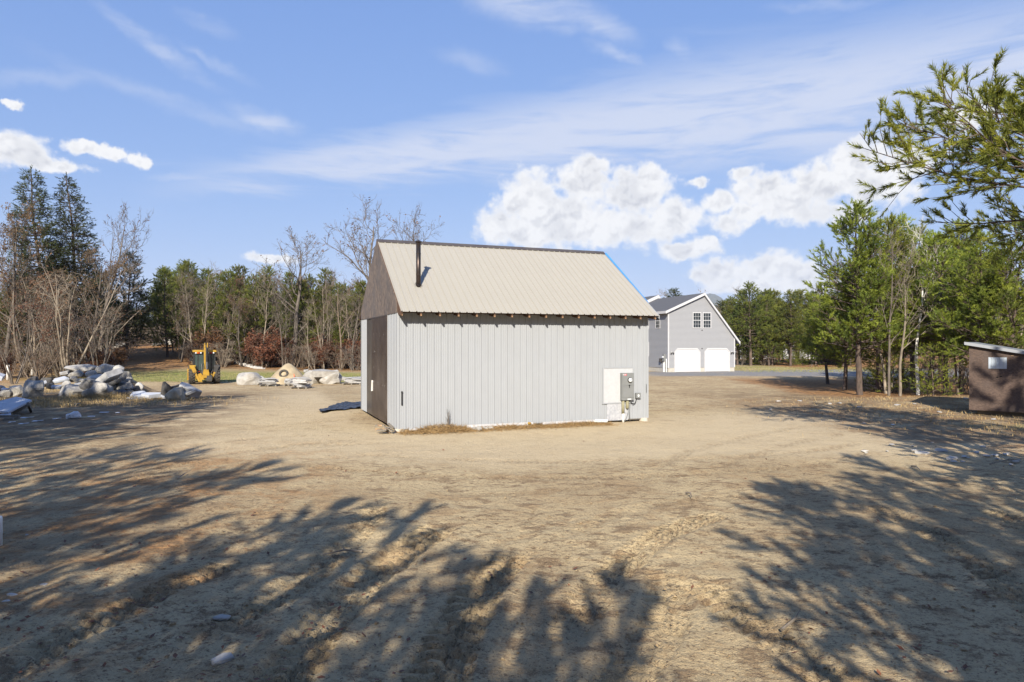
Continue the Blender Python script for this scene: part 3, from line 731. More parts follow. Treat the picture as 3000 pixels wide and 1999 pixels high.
# ================================================================ the grey house
HX, HY, HYAW = 15.1, 66.0, R(17.5)
def lap_wall(poly_fn, z0, z1, lap, m_, name, parent, rot=0.0, loc=(0, 0, 0)):
    """overlapping siding boards: poly_fn(z) -> (left, right); boards lean out at their lower edge"""
    b = MB(); z = z0
    while z < z1 - 1e-3:
        t = min(z + lap, z1); a0, a1 = poly_fn(z); c0, c1 = poly_fn(t)
        b.add([(a0, -.034, z), (a1, -.034, z), (c1, -.004, t), (c0, -.004, t), (a0, -.002, z), (a1, -.002, z)], [(0, 1, 2, 3), (4, 5, 1, 0)])
        z = t
    return b.obj(name, m_, parent, rot=(0, 0, rot), loc=loc)
def window_part(parent, x, z, w, h, M_, cols=3, rows=2):
    """double-hung window on a wall facing -y of the local frame M_"""
    f = .07
    wn = empty('window'); wn.parent = parent; wn.matrix_local = M_ @ Matrix.Translation((x, 0, z))
    b = MB()
    b.box(-w / 2 - f, w / 2 + f, -.06, -.02, h / 2, h / 2 + f); b.box(-w / 2 - f, w / 2 + f, -.065, -.02, -h / 2 - f, -h / 2)
    b.box(-w / 2 - f, -w / 2, -.058, -.02, -h / 2 - .0, h / 2); b.box(w / 2, w / 2 + f, -.058, -.02, -h / 2, h / 2); b.box(-w / 2, w / 2, -.052, -.02, -.03, .03)
    b.obj('frame', M['white_trim'], wn)
    for s in (0, 1):
        z0, z1 = (-h / 2, -.03) if s == 0 else (.03, h / 2)
        MB().box(-w / 2, w / 2, -.034, -.026, z0, z1).obj('pane', M['glass'], wn)
        b = MB()
        for k in range(1, cols): q = -w / 2 + k * w / cols; b.box(q - .011, q + .011, -.042, -.0345, z0, z1)
        for k in range(1, rows): q = z0 + k * (z1 - z0) / rows; b.box(-w / 2, w / 2, -.0405, -.0348, q - .011, q + .011)
        b.obj('muntins', M['white_trim'], wn)
    return wn

def build_house():
    Hs = empty('grey_house', (HX, HY, 0), HYAW)
    tag(Hs, 'grey vinyl-sided house with two white garage doors and slate roof', 'house')
    W, AP, ZE, ZA, ZR = 7.5, 3.9, 5.95, 7.62, 3.35       # width, ridge position, left eave, ridge, right eave (walls)
    D = 9.0; fz = .42
    def ext(z):
        l = 0.0 if z <= ZE else (z - ZE) / (ZA - ZE) * AP
        r = W if z <= ZR else W - (z - ZR) / (ZA - ZR) * (W - AP)
        return l, r
    lap_wall(ext, fz, ZA, .115, M['vinyl'], 'front_siding', Hs)
    lap_wall(lambda z: (-D, 0), fz, ZE, .115, M['vinyl'], 'side_siding', Hs, R(-90))
    lap_wall(lambda z: (0, D), fz, ZR, .115, M['vinyl'], 'side_siding', Hs, R(90), (W, 0, 0))
    b = MB(); b.box(.012, W - .012, .012, D, -.3, fz); b.obj('foundation', M['foundation'], Hs)
    # solid core behind the siding
    MB().prism([(.01, fz), (W - .01, fz), (W - .01, ZR), (AP, ZA - .01), (.01, ZE)], 'y', .004, D).obj('wall_core', M['vinyl'], Hs)
    for x, zt in ((-.03, ZE), (W - .08, ZR)): MB().box(x, x + .11, -.035, .08, fz - .02, zt).obj('corner_board', M['white_trim'], Hs)
    # roof: two slopes with overhang, white rakes and fascia
    ov = .28; t = .16
    sl = (ZA - ZE) / AP; sr = (ZA - ZR) / (W - AP); up = .12
    def slope(x0, z0, x1, z1, y0, y1, name='roof_slope'):
        return MB().prism([(x0, z0), (x1, z1), (x1, z1 - t), (x0, z0 - t)], 'y', y0, y1).obj(name, M['shingle'], Hs)
    L0 = (-.35, ZE - .35 * sl + up); A0 = (AP, ZA + up); R0 = (W + .38, ZR - .38 * sr + up)
    rl = slope(*L0, *A0, -ov + .03, D); slope(*A0, *R0, -ov + .03, D)
    def rake(p, q, y0, name='rake_board', dz=.0, hgt_=.24):
        MB().prism([(p[0], p[1] + .012 + dz), (q[0], q[1] + .012 + dz), (q[0], q[1] - hgt_ + dz), (p[0], p[1] - hgt_ + dz)], 'y', y0, y0 + .05).obj(name, M['white_trim'], Hs)
    rake(L0, A0, -ov - .02); rake(A0, R0, -ov - .02)
    MB().prism([(L0[0], L0[1] - t), (A0[0], A0[1] - t - .004), (A0[0], A0[1] - t - .03), (L0[0], L0[1] - t - .03)], 'y', -ov + .031, -.03).obj('soffit', M['white_trim'], Hs)
    MB().prism([(A0[0], A0[1] - t - .004), (R0[0], R0[1] - t), (R0[0], R0[1] - t - .03), (A0[0], A0[1] - t - .03)], 'y', -ov + .031, -.03).obj('soffit', M['white_trim'], Hs)
    MB().box(L0[0] - .09, L0[0] - .002, -ov - .02, D, L0[1] - .25, L0[1] - .005).obj('gutter', M['white_trim'], Hs)
    MB().box(R0[0] + .002, R0[0] + .08, -ov - .02, D, R0[1] - .25, R0[1] - .005).obj('gutter', M['white_trim'], Hs)
    MB().box(L0[0], -.022, -.02, D, L0[1] - .22, L0[1] - .18).obj('soffit', M['white_trim'], Hs)
    # main block behind, a little higher
    ux = .38; D2 = 20.0
    P = [(-.4, ZE - .4 * sl + up + ux), (AP, ZA + up + ux), (W + .4, ZR - .4 * sr + up + ux)]
    for a, c in ((P[0], P[1]), (P[1], P[2])): MB().prism([a, c, (c[0], c[1] - t), (a[0], a[1] - t)], 'y', D - .25, D2).obj('roof_slope', M['shingle'], Hs)
    for a, c in ((P[0], P[1]), (P[1], P[2])): MB().prism([(a[0], a[1] + .012), (c[0], c[1] + .012), (c[0], c[1] - .34), (a[0], a[1] - .34)], 'y', D - .3, D - .255).obj('rake_board', M['white_trim'], Hs)
    MB().prism([(0, fz), (W, fz), (W, ZR + ux), (AP, ZA + ux - .05), (0, ZE + ux)], 'y', D + .003, D2 - .3).obj('wall_core', M['vinyl'], Hs)
    MB().box(0, W, D, D2 - .3, -.3, fz - .002).obj('foundation', M['foundation'], Hs)
    # dormer on the far slope
    dz = 4.75
    MB().box(W - 1.9, W - .25, 3.2, 7.5, 3.6, dz).obj('dormer_wall', M['vinyl'], Hs)
    MB().prism([(W - 2.4, dz + .34), (W + .0, dz + .02), (W + .0, dz - .1), (W - 2.4, dz + .2)], 'y', 2.95, 7.7).obj('dormer_roof', M['shingle'], Hs)
    MB().prism([(W - 2.4, dz + .35), (W + .02, dz + .03), (W + .02, dz - .16), (W - 2.4, dz + .16)], 'y', 2.9, 2.945).obj('dormer_trim', M['white_trim'], Hs)
    # windows
    I = Matrix.Identity(4)
    window_part(Hs, 3.165, 5.05, .80, 1.42, I); window_part(Hs, 4.30, 5.05, .80, 1.42, I)
    LM = Matrix.Rotation(R(-90), 4, 'Z')
    window_part(Hs, -1.95, 5.03, .78, 1.4, LM); window_part(Hs, -4.2, 5.03, .78, 1.4, LM); window_part(Hs, -4.2, 2.2, .78, 1.3, LM)
    # garage doors with clipped corners
    for x0, x1 in ((.65, 3.54), (4.0, 6.9)):
        h = 2.32; tr = .13; c = .36
        b = MB()
        b.box(x0, x0 + tr, -.075, -.005, .0, h - c); b.box(x1 - tr, x1, -.075, -.005, .0, h - c)
        b.prism([(x0, h - c), (x0 + c, h), (x0 + c, h - tr), (x0 + c + .02, h - tr), (x0 + tr, h - c - .02), (x0 + tr, h - c)], 'y', -.075, -.005)
        b.prism([(x1, h - c), (x1 - c, h), (x1 - c, h - tr), (x1 - c - .02, h - tr), (x1 - tr, h - c - .02), (x1 - tr, h - c)], 'y', -.075, -.005)
        b.box(x0 + c, x1 - c, -.075, -.005, h - tr, h)
        gd = b.obj('garage_door', M['white_trim'], Hs)
        for k in range(4):
            za, zb = .02 + k * .535, .02 + (k + 1) * .535 - .008
            if k < 3: MB().box(x0 + tr + .004, x1 - tr - .004, -.035, -.024, za, zb).obj('door_panel', M['white_door'], gd)
            else: MB().prism([(x0 + tr + .004, za), (x1 - tr - .004, za), (x1 - tr - .004, h - c - .02), (x1 - c - .02, h - tr - .003), (x0 + c + .02, h - tr - .003), (x0 + tr + .004, h - c - .02)], 'y', -.035, -.024).obj('door_panel', M['white_door'], gd)
    for x in (.36, 7.14):
        b = MB(); b.box(x - .06, x + .06, -.05, -.022, 1.82, 2.0); l = b.obj('wall_lamp', M['white_trim'], Hs)
        b = MB()
        for s in (-1, 1): b.tube([(x + s * .02, -.06, 1.9), (x + s * .1, -.14, 1.86), (x + s * .14, -.2, 1.8)], [.02, .05, .07], 10)
        b.obj('lamp_head', M['machine_dark'], l)
    for z in (4.08, 2.28): 
        b = MB(); b.tube([(3.74, -.022, z), (3.74, -.06, z)], .055, 12); b.obj('vent', M['black'], Hs)
    MB().box(-.20, -.03, .45, .8, 1.05, 1.72).obj('meter_box', M['grey_box'], Hs)
    b = MB(); b.tube([(-.2, .62, 1.45), (-.28, .62, 1.45)], .1, 14); b.obj('meter_dial', M['dial_white'], Hs)
    for y, z in ((.55, 1.05), (.2, 1.3), (.75, 1.05)):
        b = MB(); b.tube([(-.09, y, -.02), (-.09, y, z)], .045, 8); b.obj('conduit', M['white_pvc'], Hs)
    MB().box(-.25, -.03, 1.05, 1.3, .95, 1.3).obj('utility_box', M['machine_dark'], Hs)
build_house()

def build_far_house():
    o = empty('far_house', (47.5, 122, 0), R(8)); tag(o, 'white house glimpsed through the pines right of the grey house', 'house')
    W, D, H = 15, 8, 5.6
    MB().box(-W / 2, W / 2, 0, D, -.2, H).obj('wall', M['white_trim'], o)
    rf = MB().prism([(-.4, H - .15), (D / 2, H + 2.0), (D + .4, H - .15), (D + .4, H - .35), (D / 2, H + 1.78), (-.4, H - .35)], 'x', -W / 2 - .4, W / 2 + .4).obj('roof', mat('pale_roof', (.45, .46, .48), (.36, .37, .4), 3, .8), o)
    for x in (-5.5, -2.2, 2.2, 5.5):
        for z in (1.5, 4.1):
            w = MB().box(x - .55, x + .55, -.06, .01, z - .75, z + .75).obj('window', M['white_trim'], o); MB().box(x - .45, x + .45, -.075, -.061, z - .65, z + .65).obj('pane', M['glass'], w)
    dr = MB().box(-.5, .5, -.07, .01, 0, 2.1).obj('door', mat('brick_red_door', (.28, .08, .05), (.22, .06, .04), 3, .6), o); MB().tube([(.38, -.1, 1), (.38, -.07, 1)], .03, 8).obj('handle', M['chrome'], dr)
build_far_house()

# ================================================================ small strand-board shed at the right
def build_osb_shed():
    a = R(-41); P = at(2839, 1201, 26.6)
    o = empty('strand_board_shed', (P.x, P.y, float(hgt(P.x, P.y))), a)
    tag(o, 'brown strand-board shed on skids with sloping metal-edged roof and small window', 'shed')
    W, D = 2.9, 3.0; z0 = P.z - o.location.z; zl, zr = z0 + 2.55, z0 + 1.98
    # front wall of two sheets with a horizontal seam
    zs = z0 + 1.15
    MB().box(0, W, 0, .02, z0, zs - .003).obj('wall_sheet', M['osb_shed'], o)
    wx0, wx1, wz0, wz1 = .62, 1.2, z0 + 1.62, z0 + 2.06
    b = MB(); f = lambda x: zl + (zr - zl) * x / W
    for q in ([(0, zs), (wx0, zs), (wx0, f(wx0)), (0, zl)], [(wx1, zs), (W, zs), (W, zr), (wx1, f(wx1))], [(wx0, zs), (wx1, zs), (wx1, wz0), (wx0, wz0)], [(wx0, wz1), (wx1, wz1), (wx1, f(wx1)), (wx0, f(wx0))]):
        b.prism(q, 'y', 0, .02)
    b.obj('wall_sheet', M['osb_shed'], o)
    MB().prism([(0, z0), (W, z0), (W, zr), (0, zl)], 'y', D, D + .02).obj('wall_sheet', M['osb_shed'], o)
    MB().box(0, .02, .021, D - .001, z0, zl - .01).obj('wall_sheet', M['osb_shed'], o); MB().box(W - .02, W, .021, D - .001, z0, zr).obj('wall_sheet', M['osb_shed'], o)
    wn = MB().box(wx0 + .004, wx1 - .004, .006, .012, wz0 + .004, wz1 - .004).obj('window', M['shed_glass'], o)
    for x in np.linspace(wx0 + .1, wx1 - .1, 4): MB().box(x - .003, x + .003, .001, .0055, wz0 + .005, wz1 - .005).obj('wire', M['stone_slab'], wn)
    rf = MB().prism([(-.12, zl + .06), (W + .2, zr + .02), (W + .2, zr + .05), (-.12, zl + .09)], 'y', -.12, D + .2).obj('roof', mat('shed_roof_felt', (.20, .21, .21), (.14, .15, .15), 4, .8, .2), o)
    MB().prism([(-.14, zl - .015), (W + .22, zr - .06), (W + .22, zr + .06), (-.14, zl + .10)], 'y', -.145, -.121).obj('drip_edge', M['white_steel'], rf)
    for y in (.25, D - .4): MB().box(.25, W - .1, y, y + .14, z0 - .16, z0 - .001).obj('skid', M['plank_grey'], o)
    MB().box(0, W, .021, D, z0 + .0, z0 + .05).obj('floor_board', M['plank_grey'], o)
    b = MB()
    for x, z in ((.9, z0 + 1.29), (1.02, z0 + 1.33)): b.tube([(x, .001, z), (x, -.005, z - .002)], .035, 9)
    b.obj('knot_hole', M['black'], o)
    b = MB()
    for x, z in ((1.32, z0 + 2.12), (1.46, z0 + 2.09)): b.box(x, x + .09, -.012, -.001, z, z + .015, Matrix.Rotation(R(0), 4, 'Y'))
    b.obj('wood_scrap', M['kindling'], o)
build_osb_shed()

# ================================================================ rocks, slabs, things on the ground
def rock_mesh(seed, size, mat_, facets=10, slab=False, rough=.07, low=.60):
    """broken stone: flat fracture faces with worn edges; a slab is an uneven plate"""
    rng = np.random.RandomState(seed); bm = bmesh.new()
    if slab:
        n = rng.randint(6, 9); a = np.sort(rng.uniform(0, 6.283, n) * .35 + np.arange(n) * 6.283 / n * .65 + rng.uniform(0, 1))
        r = rng.uniform(.78, 1.05, n); sq = np.maximum(np.abs(np.cos(a)), np.abs(np.sin(a))) ** -.55
        P = np.stack([np.cos(a) * r * sq, np.sin(a) * r * sq], -1)
        pts = [(x * q, y * q, z + rng.normal() * .06) for z, q in ((-1, .93), (1, 1.0)) for x, y in P] + [(x * 1.02, y * 1.02, rng.uniform(-.3, .3)) for x, y in P]
    else:
        n = 16 + facets; q = rng.normal(size=(n, 3)); q /= np.abs(q).max(1)[:, None] ** .62 * np.linalg.norm(q, axis=1)[:, None] ** .38
        pts = q * rng.uniform(.82, 1.0, n)[:, None]
    for p in pts: bm.verts.new(p)
    res = bmesh.ops.convex_hull(bm, input=bm.verts)
    bmesh.ops.delete(bm, geom=list({v for v in res['geom_interior'] if isinstance(v, bmesh.types.BMVert)} | {v for v in bm.verts if not v.link_faces}), context='VERTS')
    co = np.array([v.co[:] for v in bm.verts]); ext = co.max(0) - co.min(0); mid = (co.max(0) + co.min(0)) / 2
    for v in bm.verts: v.co = Vector(((np.array(v.co) - mid) / ext * np.array(size)).tolist())
    bmesh.ops.dissolve_limit(bm, angle_limit=R(14), verts=bm.verts, edges=bm.edges)
    bmesh.ops.bevel(bm, geom=list(bm.edges), offset=min(size) * .07, segments=1, affect='EDGES', profile=.5, clamp_overlap=True)
    if max(size) > .35:
        bmesh.ops.triangulate(bm, faces=bm.faces)
        big = [e for e in bm.edges if e.calc_length() > max(size) * .28]
        if big: bmesh.ops.subdivide_edges(bm, edges=big, cuts=2, use_grid_fill=True)
        bmesh.ops.triangulate(bm, faces=bm.faces)
        co = np.array([v.co[:] for v in bm.verts]); k = fbm_grid(seed + 7, co[:, 0] / max(size) * 4 + co[:, 2] * 2.3 + 50, co[:, 1] / max(size) * 4 - co[:, 2] * 2 + 50, 1.0, 3, .6)
        bm.normal_update()
        for v, q in zip(bm.verts, k): v.co += v.normal * float(q) * min(size) * rough
    me = bpy.data.meshes.new('rock'); bm.to_mesh(me); bm.free(); me.materials.append(mat_)
    return me
_seed = [100]
def rock(name, c, size, m_, label, group=None, rot=(0, 0, 0), slab=False, cat='rock', rough=.07, facets=10):
    _seed[0] += 1
    o = link(name, rock_mesh(_seed[0], size, M[m_], facets, slab, rough), None, c, rot)
    return tag(o, label, cat, group)
RR = random.Random(12)
def z1(x, y): return x / 3.795, 950 + y / 3.795
def pile(cx, cy, w, h, d, m_='granite', slab=False, tilt=0.0, label='angular grey rock lying in the boulder heap at the edge of the trees', group='rocks in the boulder heap', name='rock', dep=None):
    u, v = z1(cx, cy); k = d / F / 3.795
    W, Hh = w * k, h * k
    dep = dep or W * RR.uniform(.6, .9)
    if slab:
        Hh = max(.09, Hh * .55)
    return rock(name, at(u, v, d), (W * 1.16, dep * 1.1, Hh * 1.2), m_, label, group, (RR.uniform(-.12, .12) + (.25 if slab else 0), R(tilt), RR.uniform(-.35, .35)), slab, 'stone slab' if slab else 'rock')
PILE = [
 (910,490,290,70,39.6,'granite_pale',0,-3,'long pale block lying on top of the boulder heap'),
 (1165,505,175,115,39.6,'granite_pale',0,0,'blocky pale rock at the top of the boulder heap beside the long block'),
 (1315,520,115,95,39.4,'granite_pale',0,25),(1390,575,120,85,39.0,'granite',0,0),(730,540,120,55,39.2,'stone_slab',1,-8),(850,552,150,75,38.9,'granite',0,0),
 (1020,560,120,85,38.9,'granite_pale',0,0),(1100,605,190,70,38.5,'granite_pale',1,8),(700,612,190,60,38.2,'white_slab',1,-14,'bright flat slab tilted up on the left flank of the boulder heap'),
 (820,612,80,55,38.3,'granite',0,0),(735,668,95,70,37.0,'granite_pale',0,0),(890,630,100,45,38.0,'granite',0,0),
 (1200,600,250,120,37.0,'stone_slab',1,-33,'large grey slab leaning steeply up across the boulder heap'),
 (1290,640,170,60,36.6,'dark_stone',1,-22),(1350,625,75,65,38.0,'granite_pale',0,0),(1405,645,70,65,37.8,'granite_pale',0,0),(1440,620,55,60,38.4,'granite',0,0),
 (810,760,245,160,36.4,'granite',0,0,'broad grey boulder at the front of the heap beside the dry grass'),
 (965,700,140,110,36.6,'dark_stone',0,0),(1110,760,245,205,35.9,'granite',0,12,'largest round-shouldered boulder at the front of the heap with white streak'),
 (1005,790,125,130,35.5,'granite',0,-20,'pointed grey rock leaning on the largest boulder of the heap'),
 (1365,700,275,100,37.0,'granite',0,0,'long dark grey block at the right foot of the boulder heap'),
 (1330,800,165,120,36.0,'dark_stone',0,0),(1430,780,120,100,36.2,'dark_stone',0,0),(1550,700,85,95,38.2,'white_stone',0,0),(640,700,120,55,37.0,'white_slab',1,0),(890,668,130,40,37.6,'stone_slab',1,-6),
 (365,750,195,225,35.8,'granite',0,8,'tall upright lichen-spotted boulder left of the heap'),
 (195,745,165,125,37.0,'granite',0,0,'squat dark boulder left of the tall upright boulder'),(75,730,95,60,37.4,'white_slab',1,-8),(55,780,120,85,36.6,'granite',0,0),
 (375,625,135,75,39.0,'dark_stone',0,0),(520,645,120,90,38.4,'dark_stone',0,0),(445,668,95,55,37.6,'white_slab',1,-20),(15,720,70,70,38.0,'granite_pale',0,0),(620,625,70,45,38.6,'granite',0,0),
 (560,690,90,60,37.6,'dark_stone',0,0),(980,640,120,60,37.9,'granite',0,0),(1500,725,100,70,36.8,'dark_stone',0,0),(1230,700,110,80,36.6,'granite',0,0),
]
def heap_label(cx, cy, w, h, m_, slab):
    tone = {'granite': 'grey', 'granite_pale': 'pale', 'dark_stone': 'dark', 'stone_slab': 'grey', 'white_slab': 'bluish-white', 'white_stone': 'white'}[m_]
    size = 'small' if w < 90 else ('middle-sized' if w < 130 else 'large')
    side = 'far left end' if cx < 300 else 'left end' if cx < 600 else 'left flank' if cx < 800 else 'left of the middle' if cx < 950 else 'middle' if cx < 1150 else 'right of the middle' if cx < 1340 else 'right flank' if cx < 1480 else 'right end'
    lev = 'top' if cy < 580 else 'waist' if cy < 650 else 'lower part' if cy < 720 else 'foot'
    return '%s %s %s at the %s of the boulder heap, %s' % (size, tone, 'slab' if slab else 'rock', lev, side)
for t in PILE:
    if len(t) > 8: pile(*t[:5], t[5], bool(t[6]), t[7], t[8], None)
    else: pile(*t[:5], t[5], bool(t[6]), t[7], heap_label(t[0], t[1], t[2], t[3], t[5], t[6]))
# slabs and the squared block at the right end of the heap
SLABS = [(1565,785,190,60,35.4,'white_slab',4,'thin bluish slab lying flat at the right foot of the boulder heap'),
 (1715,790,210,75,35.0,'white_slab',6,'rounded bluish slab lying flat between the heap and the squared tan block'),
 (1840,806,90,50,34.8,'white_slab',0,'small bluish slab tucked against the squared tan block'),(1545,838,260,40,34.9,'stone_slab',-2,'low thin slab on the shaded ground in front of the bluish slabs'),
 (1970,705,140,90,35.0,'dark_stone',-12,'dark slab propped behind the squared tan block'),
 (2110,745,215,150,34.6,'stone_slab',24,'broad grey slab leaning down to the right of the squared tan block'),(2095,764,130,45,34.2,'white_stone',-8,'short white slab on top of the leaning grey slab')]
for cx, cy, w, h, d, m_, tl, lb in SLABS: pile(cx, cy, w, h, d, m_, True, tl, lb, None, 'stone_slab', dep=w * d / F / 3.795 * .7)
pile(1855, 720, 115, 140, 34.7, 'dark_stone', False, 0, 'dark pointed upright stone behind the squared tan block', None, dep=.3)
pile(1955, 798, 170, 165, 33.7, 'granite_tan', False, 4, 'squared tan block of stone in sun beside the tracks', None, 'stone_block', dep=1.0)
# rocks on the leafy rise and along its foot, set down on the ground
def ground_rock(u, v, wpx, hpx, m_, label, group=None, slab=False, dep=.8, sink=.38, name='rock', rz=None, dmax=130, tilt=0):
    p = G(u, v, dmax); k = p.y / F
    W, Hh = wpx * k, hpx * k
    return rock(name, p + Vector((0, dep * W * .4, Hh * (.5 - .5 * sink * .5))), (W * 1.05, W * dep, Hh * 1.15), m_, label, group, (0, R(tilt), rz if rz is not None else RR.uniform(-.4, .4)), slab)
def z2(x, y): return 480 + x / 3.9217, 950 + y / 3.9217
for cx, by, w, h, m_, lb in [(1300,278,150,72,'granite_pale','pale rock on the leafy rise nearest the left tree trunks'),(1430,232,125,62,'dark_stone','dark rock on the leafy rise behind the pale one'),
      (1235,445,105,62,'granite','upper of two grey rocks at the foot of the leafy rise behind the heap'),(1360,405,115,52,'granite','flat-topped grey rock at the foot of the leafy rise'),
      (1720,240,95,32,'granite','low grey rock half sunk at the top of the leafy rise'),(1890,240,170,75,'granite_pale','broad pale boulder at the top of the leafy track'),(2050,222,105,26,'white_stone','thin white slab at the top of the leafy track'),
      (2060,290,125,75,'granite','grey boulder at the top of the rise left of the yellow machine'),(2135,296,95,66,'granite_pale','pale boulder above the left shoulder of the yellow machine'),(2115,352,120,75,'granite_pale','knobbly pale boulder behind the left of the yellow machine'),
      (2195,345,120,60,'granite_pale','long pale rock just behind the roof of the yellow machine')]:
    u, v = z1(cx, by); ground_rock(u, v, w / 3.795, h / 3.795, m_, lb)
for cx, by, w, h, m_, lb in [(690,402,95,62,'white_stone','jagged white rock behind the right of the yellow machine'),(780,418,55,58,'white_stone','small upright white rock right of the jagged white rock'),
      (680,470,185,78,'granite_tan','long tan block beside the yellow machine cab')]:
    u, v = z2(cx, by); ground_rock(u, v, w / 3.9217, h / 3.9217, m_, lb)
for cx, by, w, h in [(805,452,60,28),(845,462,85,30),(905,476,85,26),(965,492,85,30),(1015,504,70,26),(1050,512,80,26),(1095,514,60,22),(1140,518,35,15),(935,470,50,22),(990,484,50,22)]:
    u, v = z2(cx, by); ground_rock(u, v, w / 3.9217, h / 3.9217, 'white_stone', 'low white rock in the row of stones along the edge of the woods', 'row of white stones at the edge of the woods', True)
ground_rock(*z2(955, 704), 285 / 3.92, 150 / 3.92, 'granite_pale', 'large pale boulder right of the yellow machine', dep=.75, sink=.25, name='boulder', rz=.1)
ground_rock(*z2(1075, 684), 105 / 3.92, 80 / 3.92, 'granite', 'grey rock against the right side of the large pale boulder', sink=.3)
ground_rock(*z2(1125, 640), 60 / 3.92, 45 / 3.92, 'white_stone', 'small white rock between the pale boulder and the sand pile')
ground_rock(*z2(1690, 688), 210 / 3.92, 160 / 3.92, 'granite_pale', 'left of the two big pale boulders right of the sand pile', sink=.2, name='boulder', rz=.2)
ground_rock(*z2(1895, 692), 235 / 3.92, 165 / 3.92, 'granite_pale', 'right of the two big pale boulders right of the sand pile', sink=.2, name='boulder', rz=-.1)
b_ = at(*z2(1865, 566), G(*z2(1895, 692)).y + .4); rock('stone_slab', b_, (2.2, 1.3, .5), 'granite_pale', 'flat pale stone lying across the two big boulders', None, (.1, .03, 0), True)
ground_rock(*z2(1630, 562), 62 / 3.92, 42 / 3.92, 'stone_slab', 'small grey rock behind the sand pile')
ground_rock(*z2(2050, 650), 90 / 3.92, 45 / 3.92, 'granite_pale', 'pale rock left of the stone pallet nearest the metal shed')

# ---- pallets of flat stone
def pallet(u, v, wpx, rz, where):
    p = G(u, v); W = wpx * p.y / F; D = W * .85
    o = empty('pallet', p, rz); tag(o, 'weathered wooden pallet under the flat stones ' + where, 'pallet')
    bd = MB().box(-W / 2, W / 2, -.045, .045, -.009, .009).mesh('deck_board', M['plank_grey'])
    for k in range(6): link('deck_board', bd, o, (0, -D / 2 + .05 + k * (D - .1) / 5, .115))
    bl = MB().box(-.05, .05, -D / 2, D / 2, -.045, .045).mesh('stringer', M['plank_grey'])
    for x in (-W / 2 + .05, 0, W / 2 - .05): link('stringer', bl, o, (x, 0, .058))
    return p, W, D
ORD = ['lowest', 'second', 'third', 'fourth', 'fifth', 'sixth', 'seventh', 'eighth']
def stones(p, W, D, n, th, rz, where, grp, z0=.125, dx=0):
    z = p.z + z0
    for k in range(n):
        t = th * RR.uniform(.8, 1.2); w = W * RR.uniform(.88, 1.06)
        rock('flat_stone', (p.x + dx + RR.uniform(-.05, .05), p.y + RR.uniform(-.06, .06), z + t / 2), (w, D * RR.uniform(.85, 1.0), t * 1.12), RR.choice(['stone_slab', 'granite_pale', 'white_stone', 'stone_slab']),
             ORD[k] + ' flat stone from the bottom on the pallet ' + where, grp, (RR.uniform(-.015, .015), RR.uniform(-.02, .02), rz + RR.uniform(-.08, .08)), True, 'flat stone')
        z += t * .96
for (x, y, w, n, th, rz, where, g_) in [(1218, 713, 190, 6, .085, .06, 'left of the sand pile', 'flat stones on the left pallet'), (1578, 741, 195, 7, .095, -.08, 'right in front of the sand pile', 'flat stones on the front pallet'),
        (1445, 708, 110, 4, .10, .1, 'half hidden beside the front pallet', 'flat stones on the half hidden pallet'), (2180, 692, 210, 4, .10, -.05, 'beside the corner of the metal shed', 'flat stones on the pallet by the metal shed')]:
    u, v = z2(x, y); p, W, D = pallet(u, v, w / 3.9217, rz, where); stones(p, W, D, n, th, rz, where, g_)

# ---- sand pile with a half-buried tyre and an orange stake
def sand_pile():
    p = G(*z2(1350, 692)); p.y += 1.6; p.z = float(hgt(p.x, p.y))
    k = p.y / F / 3.9217; n = 60
    X, Y = np.meshgrid(np.linspace(-3, 3, n), np.linspace(-2.6, 2.6, n))
    r = np.sqrt((X / 1.72) ** 2 + (Y / 1.7) ** 2) * (1 + .10 * fbm_grid(61, X + 9, Y + 9, 1.3, 3))
    Z = 1.78 * np.clip(1 - r, 0, 1) ** .92 * (1 - .06 * np.exp(-(r / .14) ** 2)) + .07 * fbm_grid(62, X, Y, .4, 4) * sst(1.15, .8, r) - .35 * sst(.98, 1.5, r) - .03
    Fc = np.arange(n * n).reshape(n, n); Fc = np.stack([Fc[:-1, :-1], Fc[:-1, 1:], Fc[1:, 1:], Fc[1:, :-1]], -1).reshape(-1, 4)
    me = np_mesh('sand_pile', np.stack([X, Y, Z], -1).reshape(-1, 3), Fc, mat('heaped_sand', (.40, .325, .21), (.30, .24, .155), 2.5, .95, .6, bscale=9, dirt=((.22, .16, .09), .5)), True)
    o = tag(link('sand_pile', me, None, p), 'conical pile of tan sand between the boulders', 'sand pile')
    t = empty('old_tyre', p + Vector((-.02, -1.0, .78)), 0); t.rotation_euler = (R(62), R(14), 0); tag(t, 'black worn tyre half buried in the sand pile', 'tyre')
    b = MB()
    for q in range(28):
        a = 2 * math.pi * q / 28
        for kk in range(10):
            c = 2 * math.pi * kk / 10
            b.v.append(((.27 + .085 * math.cos(c)) * math.cos(a), (.27 + .085 * math.cos(c)) * math.sin(a), .085 * math.sin(c)))
    b.f = [(q * 10 + k_, ((q + 1) % 28) * 10 + k_, ((q + 1) % 28) * 10 + (k_ + 1) % 10, q * 10 + (k_ + 1) % 10) for q in range(28) for k_ in range(10)]
    b.obj('tyre_wall', M['rubber'], t, True)
    lug = MB().box(.338, .362, -.012, .012, -.06, .06).mesh('tread_block', M['rubber'])
    for q in range(24): link('tread_block', lug, t, None, (0, 0, 2 * math.pi * q / 24))
    st = p + Vector((.83, -1.05, .45)); b = MB(); b.box(-.02, .02, -.01, .01, -.2, .32); s_ = b.obj('marker_stake', M['orange_tape'], None, loc=st); s_.rotation_euler = (.1, -.12, 0); tag(s_, 'short orange marker stake in the sand pile', 'stake')
sand_pile()

